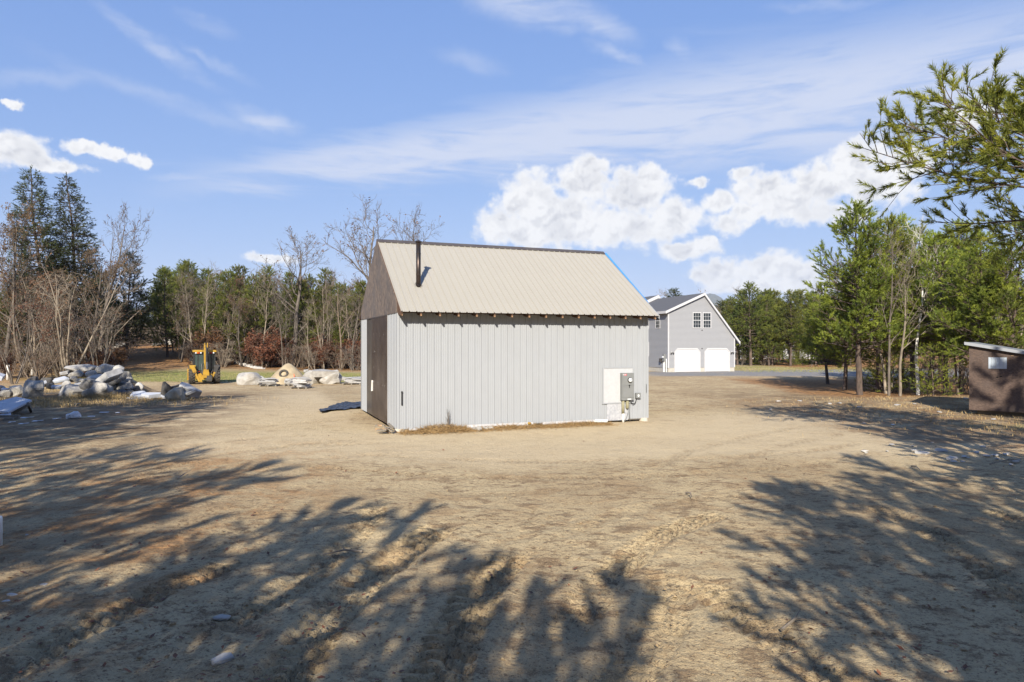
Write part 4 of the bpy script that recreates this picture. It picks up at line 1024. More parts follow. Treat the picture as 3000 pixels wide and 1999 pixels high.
# ---- black plastic sheet on the ground by the shed corner
def tarp():
    pts = [(1775, 1000), (1800, 985), (1870, 980), (1920, 950), (2050, 920), (2270, 910), (2300, 960), (2262, 985), (2150, 985), (2060, 1000), (1900, 1008), (1850, 1025), (1790, 1030)]
    P = [G(*z2(x, y)) for x, y in pts]; c = sum(P, Vector()) / len(P)
    rng = np.random.RandomState(5); n = 70
    xs = np.linspace(min(p.x for p in P), max(p.x for p in P), n * 2); ys = np.linspace(min(p.y for p in P), max(p.y for p in P), n)
    X, Y = np.meshgrid(xs, ys); inside = np.zeros(X.shape, bool); j = len(P) - 1
    for i in range(len(P)):
        a, b = P[i], P[j]; cond = ((a.y > Y) != (b.y > Y)) & (X < (b.x - a.x) * (Y - a.y) / (b.y - a.y + 1e-9) + a.x); inside ^= cond; j = i
    Z = hgt(X, Y) + .05 + .13 * np.abs(fbm_grid(71, X, Y, .7, 4, .6)) + .04 * fbm_grid(72, X, Y, .2, 2)
    idx = np.arange(X.size).reshape(X.shape); ok = inside[:-1, :-1] & inside[1:, :-1] & inside[:-1, 1:] & inside[1:, 1:]
    Fc = np.stack([idx[:-1, :-1], idx[:-1, 1:], idx[1:, 1:], idx[1:, :-1]], -1)[ok]
    me = np_mesh('plastic_sheet', np.stack([X, Y, Z], -1).reshape(-1, 3), Fc, M['tarp'])
    bm = bmesh.new(); bm.from_mesh(me); bmesh.ops.delete(bm, geom=[v for v in bm.verts if not v.link_faces], context='VERTS'); bm.to_mesh(me); bm.free()
    tag(link('plastic_sheet', me), 'crumpled black plastic sheet on the sand behind the metal shed corner', 'plastic sheet')
tarp()

# ---- the slab rack, litter and posts at the left edge
def left_edge():
    zz = lambda x, y: (x / 6.272, 1050 + y / 6.272)
    d = 26.0
    def slab_from(pts, th, m_, name, lab, rest):
        """plate through measured corners, with thickness"""
        b = MB(); n = len(pts); vs = [Vector(p) for p in pts]; nrm = (vs[1] - vs[0]).cross(vs[2] - vs[0]).normalized()
        if nrm.z < 0: nrm = -nrm
        b.add(vs + [v - nrm * th for v in vs], [tuple(range(n)), tuple(range(2 * n - 1, n - 1, -1))] + [(i, i + n, (i + 1) % n + n, (i + 1) % n) for i in range(n)])
        o = b.obj(name, M[m_]); return tag(o, lab, 'stone slab')
    z = lambda x, y, dd: at(*zz(x, y), dd)
    slab_from([z(-420, 930, 25.4), z(150, 985, 25.2), z(585, 765, 27.0), z(300, 705, 28.2), z(-380, 880, 27.6)], .07, 'white_slab', 'stone_slab', 'big bluish-white slab tilted on timbers at the left edge of the yard', 0)
    slab_from([z(-100, 1075, 24.9), z(205, 1065, 24.9), z(195, 965, 25.6), z(20, 1010, 25.5)], .05, 'white_slab', 'stone_slab', 'smaller bluish slab leaning below the big tilted slab at left', 0)
    for (x0, y0, x1, y1, dd, lb) in ((-300, 1085, 355, 1080, 24.6, 'upper grey timber lying under the tilted slabs'), (-300, 1135, 250, 1130, 24.3, 'lower grey timber lying in front of the tilted slabs'), (240, 1010, 540, 830, 26.4, 'timber propping the high corner of the tilted slab')):
        b = MB(); b.bar(z(x0, y0, dd), z(x1, y1, dd + .3), .16, .14); tag(b.obj('timber', M['plank_grey']), lb, 'timber')
    b = MB(); b.bar(z(512, 840, 26.6), G(zz(515, 1000)[0], zz(515, 1000)[1]) + Vector((0, .2, 0)), .09, .09); tag(b.obj('timber', M['plank_grey']), 'short upright timber under the high corner of the tilted slab', 'timber')
    # litter
    for i, (x, y, w, lb) in enumerate([(490, 1102, 240, 'longest white strip of litter in the shade near the timbers'), (690, 1163, 160, 'narrow white strip of litter lying right of the longest one'), (430, 1215, 150, 'ragged white scrap in front of the strips of litter'),
              (1040, 1120, 110, 'thin pale scrap left of the crumpled plastic'), (1435, 845, 75, 'small white scrap by the dry grass below the heap'), (215, 1185, 90, 'small white scrap beside the timbers'), (1160, 1098, 90, 'dark scrap next to the crumpled plastic')]):
        p = G(*zz(x, y)); L = w / 6.272 * p.y / F
        b = MB(); b.box(-L / 2, 0, -.07, .06, 0, .018, Matrix.Rotation(.07, 4, 'X')); b.box(0, L / 2, -.05, .09, .004, .022, Matrix.Rotation(-.1, 4, 'Y'))
        o = b.obj('plastic_scrap', M['pale_plastic' if 'dark' not in lb else 'machine_dark'], None, loc=p + Vector((0, 0, .01)), rot=(0, 0, RR.uniform(-.3, .3))); tag(o, lb, 'litter')
    for i, (u, v, w) in enumerate([(305, 1210, 24), (345, 1211, 10), (268, 1222, 18)]):
        p = G(u, v); L = w * p.y / F; o = MB().box(-L / 2, L / 2, -.06, .06, 0, .02).obj('plastic_scrap', M['pale_plastic'], None, loc=p + Vector((0, 0, .01)), rot=(.05, 0, .2)); tag(o, ['white strip of litter nearest the tracks right of the crumpled plastic', 'tiny white scrap at the end of the shaded ground', 'white scrap between the crumpled plastic and the tracks'][i], 'litter')
    p = G(*zz(1360, 1112)); o = rock('plastic_bag', p + Vector((0, 0, .12)), (.46, .4, .3), 'pale_plastic', 'crumpled whitish plastic bag lying in the shade at left', None, (0, 0, .3), cat='plastic bag', rough=.3, facets=30)
    for (x, yb, yt, lb) in ((145, 400, 125, 'short white post nearest the left edge before the bare trees'), (595, 315, 28, 'white post among the bare stems right of the other white post')):
        p = G(*zz(x, yb)); h = (yb - yt) / 6.272 * p.y / F; r = 26 / 6.272 * p.y / F
        b = MB(); b.tube([p + Vector((0, 0, -.1)), p + Vector((.01, 0, h * .5)), p + Vector((.02, 0, h))], [r, r * .97, r * .95], 14); tag(b.obj('white_post', M['birch'], None, True), lb, 'post')
    p = G(0, 1602); b = MB(); b.tube([(p.x - .03, p.y, -.1), (p.x - .03, p.y, .36), (p.x - .03, p.y, .4)], [.055, .055, .05], 16); tag(b.obj('white_post', M['white_pvc'], None, True), 'white plastic pipe post cut off by the left edge of the picture', 'post')
    for (x, y, dd, w, lb) in ((-40, 300, 60, 130, 'blue-grey slab corner at the far left edge'),):
        rock('stone_slab', at(*zz(x, y + 20), 48), (1.0, .8, .35), 'white_slab', lb, None, (.1, .4, .2), True, 'stone slab')
left_edge()

# ---- along the foot of the shed: straw, pipe, kindling, stones
def blades(name, pts, dirs, L, w, m_):
    pts = np.asarray(pts); dirs = np.asarray(dirs); n = len(pts)
    up = np.cross(dirs, np.random.RandomState(1).normal(size=(n, 3))); up /= np.linalg.norm(up, axis=1)[:, None] + 1e-9
    L = np.asarray(L)[:, None]; a = pts - up * w / 2; b = pts + up * w / 2; c = pts + dirs * L
    V = np.stack([a, b, c], 1).reshape(-1, 3)
    return np_mesh(name, V, np.arange(3 * n).reshape(-1, 3), m_)
def shed_foot():
    rng = np.random.RandomState(9); P = []; D = []
    for (x0, x1, n, w, hh) in ((.55, 2.3, 2600, .32, .22), (2.3, 5.2, 2200, .32, .10), (5.0, 7.4, 2000, .32, .10), (.0, .5, 350, .3, .06)):
        x = rng.uniform(x0, x1, n); y = -.12 - np.abs(rng.normal(0, w, n)); env = np.clip(1 - (y + .1) / -.9, 0, 1) * np.sin(np.pi * (x - x0) / (x1 - x0)) ** .6
        z = rng.uniform(0, 1, n) * hh * env
        for i in range(n):
            q = shedpt(x[i], y[i], 0); P.append((q.x, q.y, float(hgt(q.x, q.y)) + z[i] + .01))
        d = rng.normal(size=(n, 3)); d[:, 2] = np.abs(d[:, 2]) * .35; d /= np.linalg.norm(d, axis=1)[:, None]; D.append(d)
    me = blades('straw', P, np.concatenate(D), rng.uniform(.10, .30, len(P)), .012, M['straw'])
    tag(link('straw', me), 'dry straw and weeds heaped along the foot of the metal shed', 'straw', kind='stuff')
    a = shedpt(7.28, -.42, .09); c = shedpt(6.85, -.3, .1); b = MB(); b.tube([a, c], .062, 16, False); b.tube([a, c], .05, 16, False); tag(b.obj('plastic_pipe', M['white_pvc'], None, True), 'short white plastic pipe lying in the straw by the shed', 'pipe')
    a = shedpt(4.4, -.16, .1); b = MB(); b.tube([a, a + Vector((.06, -.02, 0)), a + Vector((.09, -.03, .0))], [.045, .05, .03], 12); tag(b.obj('pipe_cap', M['yellow_paint']), 'small yellow cap at the end of the white boards under the shed', 'cap')
    for k, (x, y, s) in enumerate(((2.45, -.35, .2), (2.65, -.3, .26), (2.8, -.42, .2), (3.02, -.33, .2), (2.55, -.5, .16))):
        q = shedpt(x, y, 0); rock('stone', (q.x, q.y, float(hgt(q.x, q.y)) + .05), (s * 1.2, s, .14), 'granite_pale', 'pale stone in the small cluster under the white boards of the shed', 'stones under the shed wall', (0, 0, k), cat='stone')
    rr = random.Random(5)
    for k in range(13):
        q = shedpt(-.35 + rr.uniform(-.28, .2), -.12 + rr.uniform(-.2, .3), 0); a_ = rr.uniform(0, 3.1); L = rr.uniform(.14, .34); h0 = .04 + .018 * k
        dv = Vector((math.cos(a_), math.sin(a_), rr.uniform(-.3, .5))).normalized() * L
        b = MB(); b.bar(Vector((q.x, q.y, h0)) - dv / 2, Vector((q.x, q.y, h0)) + dv / 2, rr.uniform(.05, .1), rr.uniform(.02, .06)); o = b.obj('wood_scrap', M['kindling' if k % 3 == 0 else 'plank_grey'])
        tag(o, 'sunlit orange-brown wood scrap in the pile at the shed corner' if k % 3 == 0 else 'grey weathered wood scrap in the pile at the shed corner', 'wood scrap', 'tan wood scraps at the shed corner' if k % 3 == 0 else 'grey wood scraps at the shed corner')
    # thin dead weed against the wall
    q = shedpt(1.62, -.16, 0); b = MB(); rr = random.Random(8)
    for k in range(7):
        t = rr.uniform(-.12, .12); h = rr.uniform(.3, .75); p0 = Vector((q.x, q.y, float(hgt(q.x, q.y))))
        b.tube([p0, p0 + Vector((t * .4, 0, h * .5)), p0 + Vector((t, 0, h))], [.006, .005, .003], 4)
        for j in range(4):
            s0 = p0 + Vector((t * .7, 0, h * (.4 + .15 * j))); b.tube([s0, s0 + Vector((rr.uniform(-.09, .09), rr.uniform(-.03, .03), .07))], .003, 3)
    tag(b.obj('dead_weed', M['bark']), 'thin dead weed standing against the white shed wall', 'weed')
shed_foot()

# ---- stones, chips and sticks on the open sand
NAMED = [(37, 1748, 34, 'white stone lying farthest left in the foreground'), (131, 1718, 28, 'pale stone right of the white foreground stone at left'), (650, 1819, 48, 'flat pale stone in the dappled shade of the foreground'), (650, 1938, 66, 'long flat stone close to the bottom edge left of centre'),
         (20, 1768, 26, 'flat pale stone below the farthest left foreground stone'), (146, 1790, 20, 'small tan stone in the left foreground'), (470, 1706, 18, 'small grey stone in deep shade left of centre'), (78, 1573, 12, 'small white stone beside the pipe post shadow')]
for u, v, w, lb in NAMED:
    p = G(u, v); W = w * p.y / F; rock('stone', p + Vector((0, 0, .012)), (W, W * .75, max(.03, W * .3)), 'granite_pale', lb, None, (0, 0, RR.uniform(-1, 1)), cat='stone')
rr = random.Random(31)
for k in range(26):
    u = rr.uniform(2520, 2990); v = 1318 + (u - 2520) * .06 + rr.gauss(0, 11)
    if k < 4: u, v = [(2755, 1322), (2790, 1348), (2700, 1330), (2600, 1325)][k]
    p = G(u, v); W = (.22 if k < 3 else rr.uniform(.05, .15))
    rock('stone_chip', p + Vector((0, 0, .02)), (W * 1.5, W, W * .45), 'white_stone', 'white stone chip in the scatter on the sand near the strand-board shed' if k else 'largest pointed white stone in the scatter near the strand-board shed', 'white stone chips on the sand' if k else None, (0, 0, rr.uniform(0, 3)), cat='stone')
for k in range(14):
    u, v = rr.uniform(2250, 2950), rr.uniform(1165, 1260)
    p = G(u, v); W = rr.uniform(.06, .2); rock('stone_chip', p + Vector((0, 0, .02)), (W * 1.6, W, W * .4), 'white_stone', 'small white stone on the shaded ground before the right-hand pines', 'small white stones before the pines', (0, 0, rr.uniform(0, 3)), cat='stone')
STK = [((1060, 1625), (940, 1640), 'stick lying in the dappled shade left of centre'), ((2290, 1860), (2360, 1835), 'thin pale stick in the sunny patch at lower right'), ((2010, 1450), (2028, 1466), 'small twig on the bare sand right of centre'), ((2670, 1370), (2695, 1384), 'forked twig near the white stone chips'),
       ((520, 1408), (545, 1392), 'short bent twig on the sand at left'), ((2900, 1365), (3000, 1352), 'dead branch lying at the right edge by the white chips')]
for (a, c, lb) in STK:
    p, q = G(*a) + Vector((0, 0, .03)), G(*c) + Vector((0, 0, .05)); m_ = (p + q) / 2 + Vector((.03, .05, .03))
    b = MB(); b.tube([p, m_, q], [.016, .013, .006], 6); b.tube([m_, m_ + (q - p) * .25 + Vector((.05, .12, .03))], [.008, .003], 5); tag(b.obj('fallen_stick', M['bark_pale']), lb, 'stick')
def clods():
    rng = np.random.RandomState(77); n = 2600
    y = 5.2 + rng.exponential(5.5, n); x = rng.uniform(-.8, .8, n) * (y + 1.5); keep = (y < 30) & ((y < 15) | (rng.rand(n) < .5)); x, y = x[keep], y[keep]
    inside = []
    for i in range(len(x)):
        q = SM.inverted() @ Vector((x[i], y[i], 0)); inside.append(not (-.3 < q.x < SL + .3 and -.9 < q.y < SW + .3))
    x, y = x[np.array(inside)], y[np.array(inside)]; n = len(x)
    base = np.array([[1, 0, 0], [-1, 0, 0], [0, 1, 0], [0, -1, 0], [0, 0, 1], [0, 0, -.6]]); fc = np.array([[0, 2, 4], [2, 1, 4], [1, 3, 4], [3, 0, 4], [2, 0, 5], [1, 2, 5], [3, 1, 5], [0, 3, 5]])
    s = rng.lognormal(-4.75, .5, n); V = base[None] * s[:, None, None] * rng.uniform(.5, 1.5, (n, 6, 3)) * np.array([1.3, 1, .6])
    a = rng.uniform(0, 6.3, n); c, d = np.cos(a), np.sin(a); V = np.stack([V[..., 0] * c[:, None] - V[..., 1] * d[:, None], V[..., 0] * d[:, None] + V[..., 1] * c[:, None], V[..., 2]], -1)
    V += np.stack([x, y, hgt(x, y) + .006], -1)[:, None]
    me = np_mesh('dirt_clods', V.reshape(-1, 3), (fc[None] + 6 * np.arange(n)[:, None, None]).reshape(-1, 3), mat('clod', (.36, .27, .16), (.20, .14, .08), 3, .95))
    tag(link('dirt_clods', me), 'small crumbs and clods of dirt strewn over the sandy yard', 'dirt', kind='stuff')
clods()
def fallen_leaves():
    """fallen oak leaves and pine straw lying on the yard, thickest under the trees"""
    rng = np.random.RandomState(91); n = 5200
    y = 5.0 + rng.exponential(6.0, n); x = rng.uniform(-.8, .8, n) * (y + 1.5)
    w = .18 + .82 * np.clip(sst(-1.5, -6, x) * sst(26, 12, y) + sst(8, 13, x) + .5 * sst(9, 6, y), 0, 1); clump = fbm_grid(92, x, y, 1.6, 3)
    ok = (y < 34) & (rng.rand(n) < w) & (clump > -.25 + .3 * rng.rand(n)); x, y = x[ok], y[ok]
    q = np.array([(SM.inverted() @ Vector((a, b, 0)))[:2] for a, b in zip(x, y)]); ok = ~((q[:, 0] > -.4) & (q[:, 0] < SL + .4) & (q[:, 1] > -.4)); x, y = x[ok], y[ok]; n = len(x)
    T = np.stack([x, y, hgt(x, y) + .02], -1); a = rng.uniform(0, 6.28, n); t = rng.normal(0, .25, n)
    d = np.stack([np.cos(a), np.sin(a), t], -1); e = np.stack([-np.sin(a), np.cos(a), rng.normal(0, .25, n)], -1); s_ = rng.uniform(.018, .04, n)[:, None]; asp = rng.choice([.12, .55], n, p=[.5, .5])[:, None]
    V = np.stack([T - d * s_, T + e * s_ * asp, T + d * s_, T - e * s_ * asp], 1).reshape(-1, 3)
    me = np_mesh('fallen_leaves', V, np.arange(4 * n).reshape(-1, 4), leaf_mat('fallen_leaf', (.22, .10, .04), (.12, .07, .04), .1, 0, 6))
    tag(link('fallen_leaves', me), 'fallen brown leaves and pine straw scattered over the sandy yard', 'leaves', kind='stuff')
fallen_leaves()
def grasses():
    rng = np.random.RandomState(15); P, Dn, L = [], [], []
    def patch(n, fx, fy, h):
        x = fx(n); y = fy(n); z = hgt(x, y); P.append(np.stack([x, y, z], -1)); d = rng.normal(size=(n, 3)) * .45; d[:, 2] = 1; Dn.append(d / np.linalg.norm(d, axis=1)[:, None]); L.append(rng.uniform(.4, 1, n) * h)
    patch(5000, lambda n: rng.normal(-21.5, 3.4, n), lambda n: rng.uniform(29.5, 35.6, n), .22)
    patch(1800, lambda n: rng.normal(-21.2, .9, n), lambda n: rng.uniform(34.9, 36.3, n), .42)
    patch(2600, lambda n: rng.uniform(-38, -27, n), lambda n: rng.uniform(37, 47, n), .35)
    patch(2600, lambda n: rng.normal(17.5, 3.2, n), lambda n: rng.uniform(20, 34, n), .16)
    me = blades('dry_grass', np.concatenate(P), np.concatenate(Dn), np.concatenate(L), .022, M['dry_grass'])
    tag(link('dry_grass', me), 'dry tawny grass growing round the rocks and under the pines', 'grass', kind='stuff')
    P, Dn, L = [], [], []
    patch(9000, lambda n: rng.uniform(-36, -13, n), lambda n: rng.uniform(55, 70, n), .10)
    patch(5000, lambda n: rng.uniform(23, 42, n), lambda n: rng.uniform(66, 80, n), .12)
    me = blades('green_grass', np.concatenate(P), np.concatenate(Dn), np.concatenate(L), .05, mat('grass_blades', (.16, .19, .05), (.26, .22, .09), .5, .9))
    tag(link('green_grass', me), 'short green grass behind the yellow machine and beside the house', 'grass', kind='stuff')
grasses()

# ================================================================ backhoe loader seen from behind
def build_backhoe():
    p = G(600, 1126); p.z = float(hgt(p.x, p.y))
    o = empty('backhoe', p, R(27)); tag(o, 'yellow backhoe loader with closed cab parked with its digging arm towards us', 'backhoe')
    Y, Dk, Bk = M['yellow_paint'], M['machine_dark'], M['black']
    # rear wheels
    def wheel(x, y, r, w):
        wl = empty('wheel', (x, y, r)); wl.parent = o
        b = MB(); b.tube([(-w / 2, 0, 0), (-w / 2 + .02, 0, 0), (-w * .36, 0, 0), (w * .36, 0, 0), (w / 2 - .02, 0, 0), (w / 2, 0, 0)], [r * .56, r * .8, r * .93, r * .93, r * .8, r * .56], 32)
        ty = b.obj('tyre', M['rubber'], wl)
        for s in (-1, 1):
            for k in range(20):
                a = 2 * math.pi * (k + (.5 if s > 0 else 0)) / 20
                m_ = Matrix.Rotation(a, 4, 'X') @ Matrix.Translation((s * w * .25, 0, r * .955)) @ Matrix.Rotation(s * R(32), 4, 'Z')
                MB().box(-w * .28, w * .28, -.035, .035, -.05, .05, m_).obj('lug', M['rubber'], ty)
        b = MB(); b.tube([(-w * .3, 0, 0), (-w * .32, 0, 0), (w * .32, 0, 0)], [r * .5, r * .54, r * .54], 24); b.obj('rim', M['white_trim'] if r < .6 else Y, wl)
    wheel(-.88, .45, .70, .44); wheel(.88, .45, .70, .44); wheel(-.85, 2.75, .5, .34); wheel(.85, 2.75, .5, .34)
    # body
    b = MB(); b.box(-.5, .5, .35, 3.4, .55, 1.05); b.box(-.46, .46, 1.9, 3.5, 1.05, 1.6); b.box(-.62, .62, .2, .6, .5, .95); b.obj('body', Dk, o)
    MB().box(-.47, .47, 1.92, 3.55, 1.602, 1.66).obj('bonnet', Y, o)
    for s in (-1, 1):
        MB().prism([(.02, 1.12), (1.15, 1.12), (1.2, 1.3), (1.0, 1.46), (.15, 1.46), (-.02, 1.3)], 'x', min(s * .64, s * 1.06), max(s * .64, s * 1.06)).obj('fender', Y if s < 0 else Dk, o)
    # cab: pillars, roof, glass
    cb = MB()
    for x in (-.74, .74):
        for y in (.28, 1.75): cb.bar((x, y, 1.0), (x * .97, y, 2.45), .09, .09, (0, 1, 0))
    for x in (-.48, .48): cb.bar((x, .26, .95), (x * .98, .26, 2.42), .06, .05, (0, 1, 0))
    cb.bar((-.74, .28, 1.0), (.74, .28, 1.0), .08, .1); cb.bar((-.72, .28, 2.38), (.72, .28, 2.38), .09, .12); cb.box(-.74, .74, .3, 1.79, .93, 1.03)
    cb.bar((-.74, 1.75, 2.4), (.74, 1.75, 2.4), .09, .12); cb.bar((-.72, .28, 2.41), (-.72, 1.75, 2.41), .08, .1); cb.bar((.72, .28, 2.41), (.72, 1.75, 2.41), .08, .1)
    cab = cb.obj('cab', Bk, o)
    rb = MB(); rb.prism([(-.82, 2.46), (.82, 2.46), (.84, 2.54), (.76, 2.62), (-.76, 2.62), (-.84, 2.54)], 'y', .12, 1.95); rb.obj('roof', Y, cab)
    for x0, x1 in ((-.71, -.5), (-.45, .45), (.5, .71)): MB().box(x0, x1, .262, .27, 1.06, 2.32).obj('rear_pane', M['cab_glass'], cab)
    for s in (-1, 1): MB().box(s * .735 - .004, s * .735 + .004, .34, 1.7, 1.12, 2.38).obj('side_pane', M['cab_glass'], cab)
    MB().box(-.68, .68, 1.75, 1.76, 1.3, 2.36).obj('front_pane', M['cab_glass'], cab)
    b = MB(); b.box(-.25, .25, .7, 1.15, 1.1, 1.25); b.box(-.24, .24, 1.1, 1.22, 1.2, 1.9); b.obj('driver_seat', Bk, cab)
    for x, mm in ((-.62, 'dial_white'), (-.50, 'amber_lamp'), (-.40, 'red_lamp'), (-.27, 'dial_white'), (.27, 'dial_white'), (.40, 'red_lamp'), (.50, 'red_lamp'), (.62, 'dial_white')):
        b = MB(); b.box(x - .05, x + .05, .10, .16, 2.36, 2.44); b.obj('lamp', M[mm], cab)
    for x in (-.42, .52): MB().box(x - .06, x + .06, .15, .19, .93, 1.0).obj('tail_lamp', M['red_lamp'], o)
    # digging arm folded upright behind the cab
    bx = .07
    bm_ = MB(); bm_.prism([(-.02, .85), (.12, .85), (.08, 2.3), (.02, 3.0), (-.1, 3.02), (-.12, 2.3)], 'x', bx - .15, bx - .03, Matrix.Translation((0, -.28, 0))); boom = bm_.obj('boom', Y, o)
    b = MB(); b.prism([(-.02, 1.0), (.1, 1.0), (.06, 2.85), (-.06, 2.85)], 'x', bx - .03, bx + .15, Matrix.Translation((0, -.34, 0))); b.obj('dipper_arm', Dk, boom)
    b = MB(); b.tube([(bx + .06, -.44, 1.15), (bx + .06, -.42, 1.75)], .035, 10); b.obj('ram_rod', M['chrome'], boom)
    b = MB(); b.tube([(bx + .06, -.42, 1.72), (bx + .06, -.40, 2.75)], .06, 12); b.obj('ram_cylinder', Bk, boom)
    for s in (-1, 1):
        b = MB(); b.prism([(-.1, 2.82), (.06, 2.82), (.05, 3.1), (-.02, 3.16), (-.08, 3.1)], 'x', bx + s * .09 - .03, bx + s * .09 + .03, Matrix.Translation((0, -.32, 0))); b.obj('boom_ear', Y, boom)
    for s, h in ((-1, 2.95), (1, 2.92)):
        b = MB(); b.tube([(bx + s * .1, -.36, 1.1), (bx + s * .22, -.30, 2.5), (bx + s * .2, -.32, h), (bx + s * .1, -.36, h + .05)], .018, 6); b.obj('hose', Bk, boom)
    for x in (-.19, -.13): 
        b = MB(); b.tube([(x, -.3, .9), (x - .06, -.25, 1.55), (x, -.2, 1.6)], .02, 6); b.obj('hose', M['chrome' if x < -.15 else 'black'], boom)
    # swing tower and frame
    b = MB(); b.prism([(-.42, .36), (.42, .36), (.5, .78), (.30, .86), (.16, .62), (-.12, .62), (-.28, .86), (-.5, .78)], 'y', -.18, .12); b.obj('swing_frame', Y, o)
    b = MB(); b.box(bx - .22, bx + .22, -.42, -.12, .5, .86); b.prism([(bx - .22, .86), (bx + .22, .86), (bx + .16, 1.15), (bx - .16, 1.15)], 'y', -.40, -.16); b.obj('swing_post', Y, o)
    b = MB(); b.tube([(bx + .08, -.5, .42), (bx + .08, -.12, .42)], .11, 14); b.obj('pivot', Dk, o)
    # bucket tucked below
    b = MB(); b.prism([(-.62, .25), (-.2, .22), (-.15, .55), (-.3, .72), (-.6, .6)], 'x', bx + .05, bx + .40); b.obj('bucket', Dk, o)
    # stabiliser legs raised in a V
    for s in (-1, 1):
        st = MB(); st.bar((s * .40, -.16, .24), (s * .72, -.12, .98), .14, .15, (0, 1, 0)); st.box(min(s * .2, s * .46), max(s * .2, s * .46), -.22, -.06, .2, .36)
        leg = st.obj('stabiliser', Y, o)
        b = MB(); b.bar((s * .70, -.12, .94), (s * .88, -.10, 1.40), .26, .22, (0, 1, 0)); b.obj('stabiliser_foot', Y if s < 0 else Dk, leg)
        b = MB(); b.tube([(s * .4, -.14, .75), (s * .58, -.12, 1.12)], .045, 10); b.obj('stabiliser_ram', Bk, leg)
    # front loader bucket
    b = MB(); b.prism([(4.0, .15), (4.9, .12), (4.95, .2), (4.35, .3), (4.1, .75), (4.3, 1.0), (4.2, 1.05), (3.95, .7)], 'x', -1.12, 1.12); b.obj('loader_bucket', Y, o)
    for s in (-1, 1):
        b = MB(); b.bar((s * .6, 2.0, 1.25), (s * .6, 3.4, 1.0), .1, .18); b.bar((s * .6, 3.4, 1.0), (s * .6, 4.1, .5), .1, .16); b.obj('loader_arm', Y, o)
    b = MB(); b.tube([(.3, 2.6, 1.66), (.3, 2.6, 2.25)], .04, 10); b.obj('exhaust', Bk, o)
    for s in (-1, 1): b = MB(); b.bar((s * .78, 1.7, 1.9), (s * .92, 1.8, 1.95), .02, .02); b.box(s * .92 - .08, s * .92 + .08, 1.78, 1.82, 1.75, 2.05); b.obj('mirror', Bk, cab)
build_backhoe()

# ================================================================ trees
def norm(v): return v / (np.linalg.norm(v) + 1e-9)
def rot_about(v, axis, a):
    return v * math.cos(a) + np.cross(axis, v) * math.sin(a) + axis * axis.dot(v) * (1 - math.cos(a))
class Wood:
    def __init__(s): s.tubes = MB(); s.p0 = []; s.p1 = []; s.r0 = []; s.r1 = []
    def seg(s, a, b, ra, rb): s.p0.append(a); s.p1.append(b); s.r0.append(ra); s.r1.append(rb)
    def twig_arrays(s, sides=3):
        A, B = np.array(s.p0), np.array(s.p1); d = B - A; d /= np.linalg.norm(d, axis=1)[:, None] + 1e-9
        h = np.where(np.abs(d[:, 2:3]) > .9, np.array([[1., 0, 0]]), np.array([[0, 0, 1.]])); x = np.cross(d, h); x /= np.linalg.norm(x, axis=1)[:, None]; y = np.cross(d, x)
        V = []
        for P, rr_ in ((A, np.array(s.r0)), (B, np.array(s.r1))):
            for k in range(sides):
                a = 2 * math.pi * k / sides; V.append(P + (x * math.cos(a) + y * math.sin(a)) * rr_[:, None])
        V = np.stack(V, 1); n = len(A); base = (2 * sides * np.arange(n))[:, None]
        F_ = np.concatenate([base + np.array([[k, (k + 1) % sides, (k + 1) % sides + sides, k + sides]]) for k in range(sides)])
        return V.reshape(-1, 3), F_
def limb(w, rng, p, d, L, r, n, wander, up, taper=.75, tube=None):
    """one branch as a bent run of pieces; returns points, directions, radii"""
    pts, dirs, rad = [p], [d], [r]
    for i in range(n):
        d = norm(d + rng.normal(size=3) * wander + np.array([0, 0, up])); p = p + d * L / n
        pts.append(p); dirs.append(d); rad.append(max(r * (1 - taper * (i + 1) / n), .004))
    if tube: w.tubes.tube(pts, rad, tube, False)
    else:
        for i in range(n): w.seg(pts[i], pts[i + 1], rad[i], rad[i + 1])
    return pts, dirs, rad
def side_dir(rng, d, ang):
    ax = norm(np.cross(d, rng.normal(size=3))); return norm(rot_about(d, ax, ang))

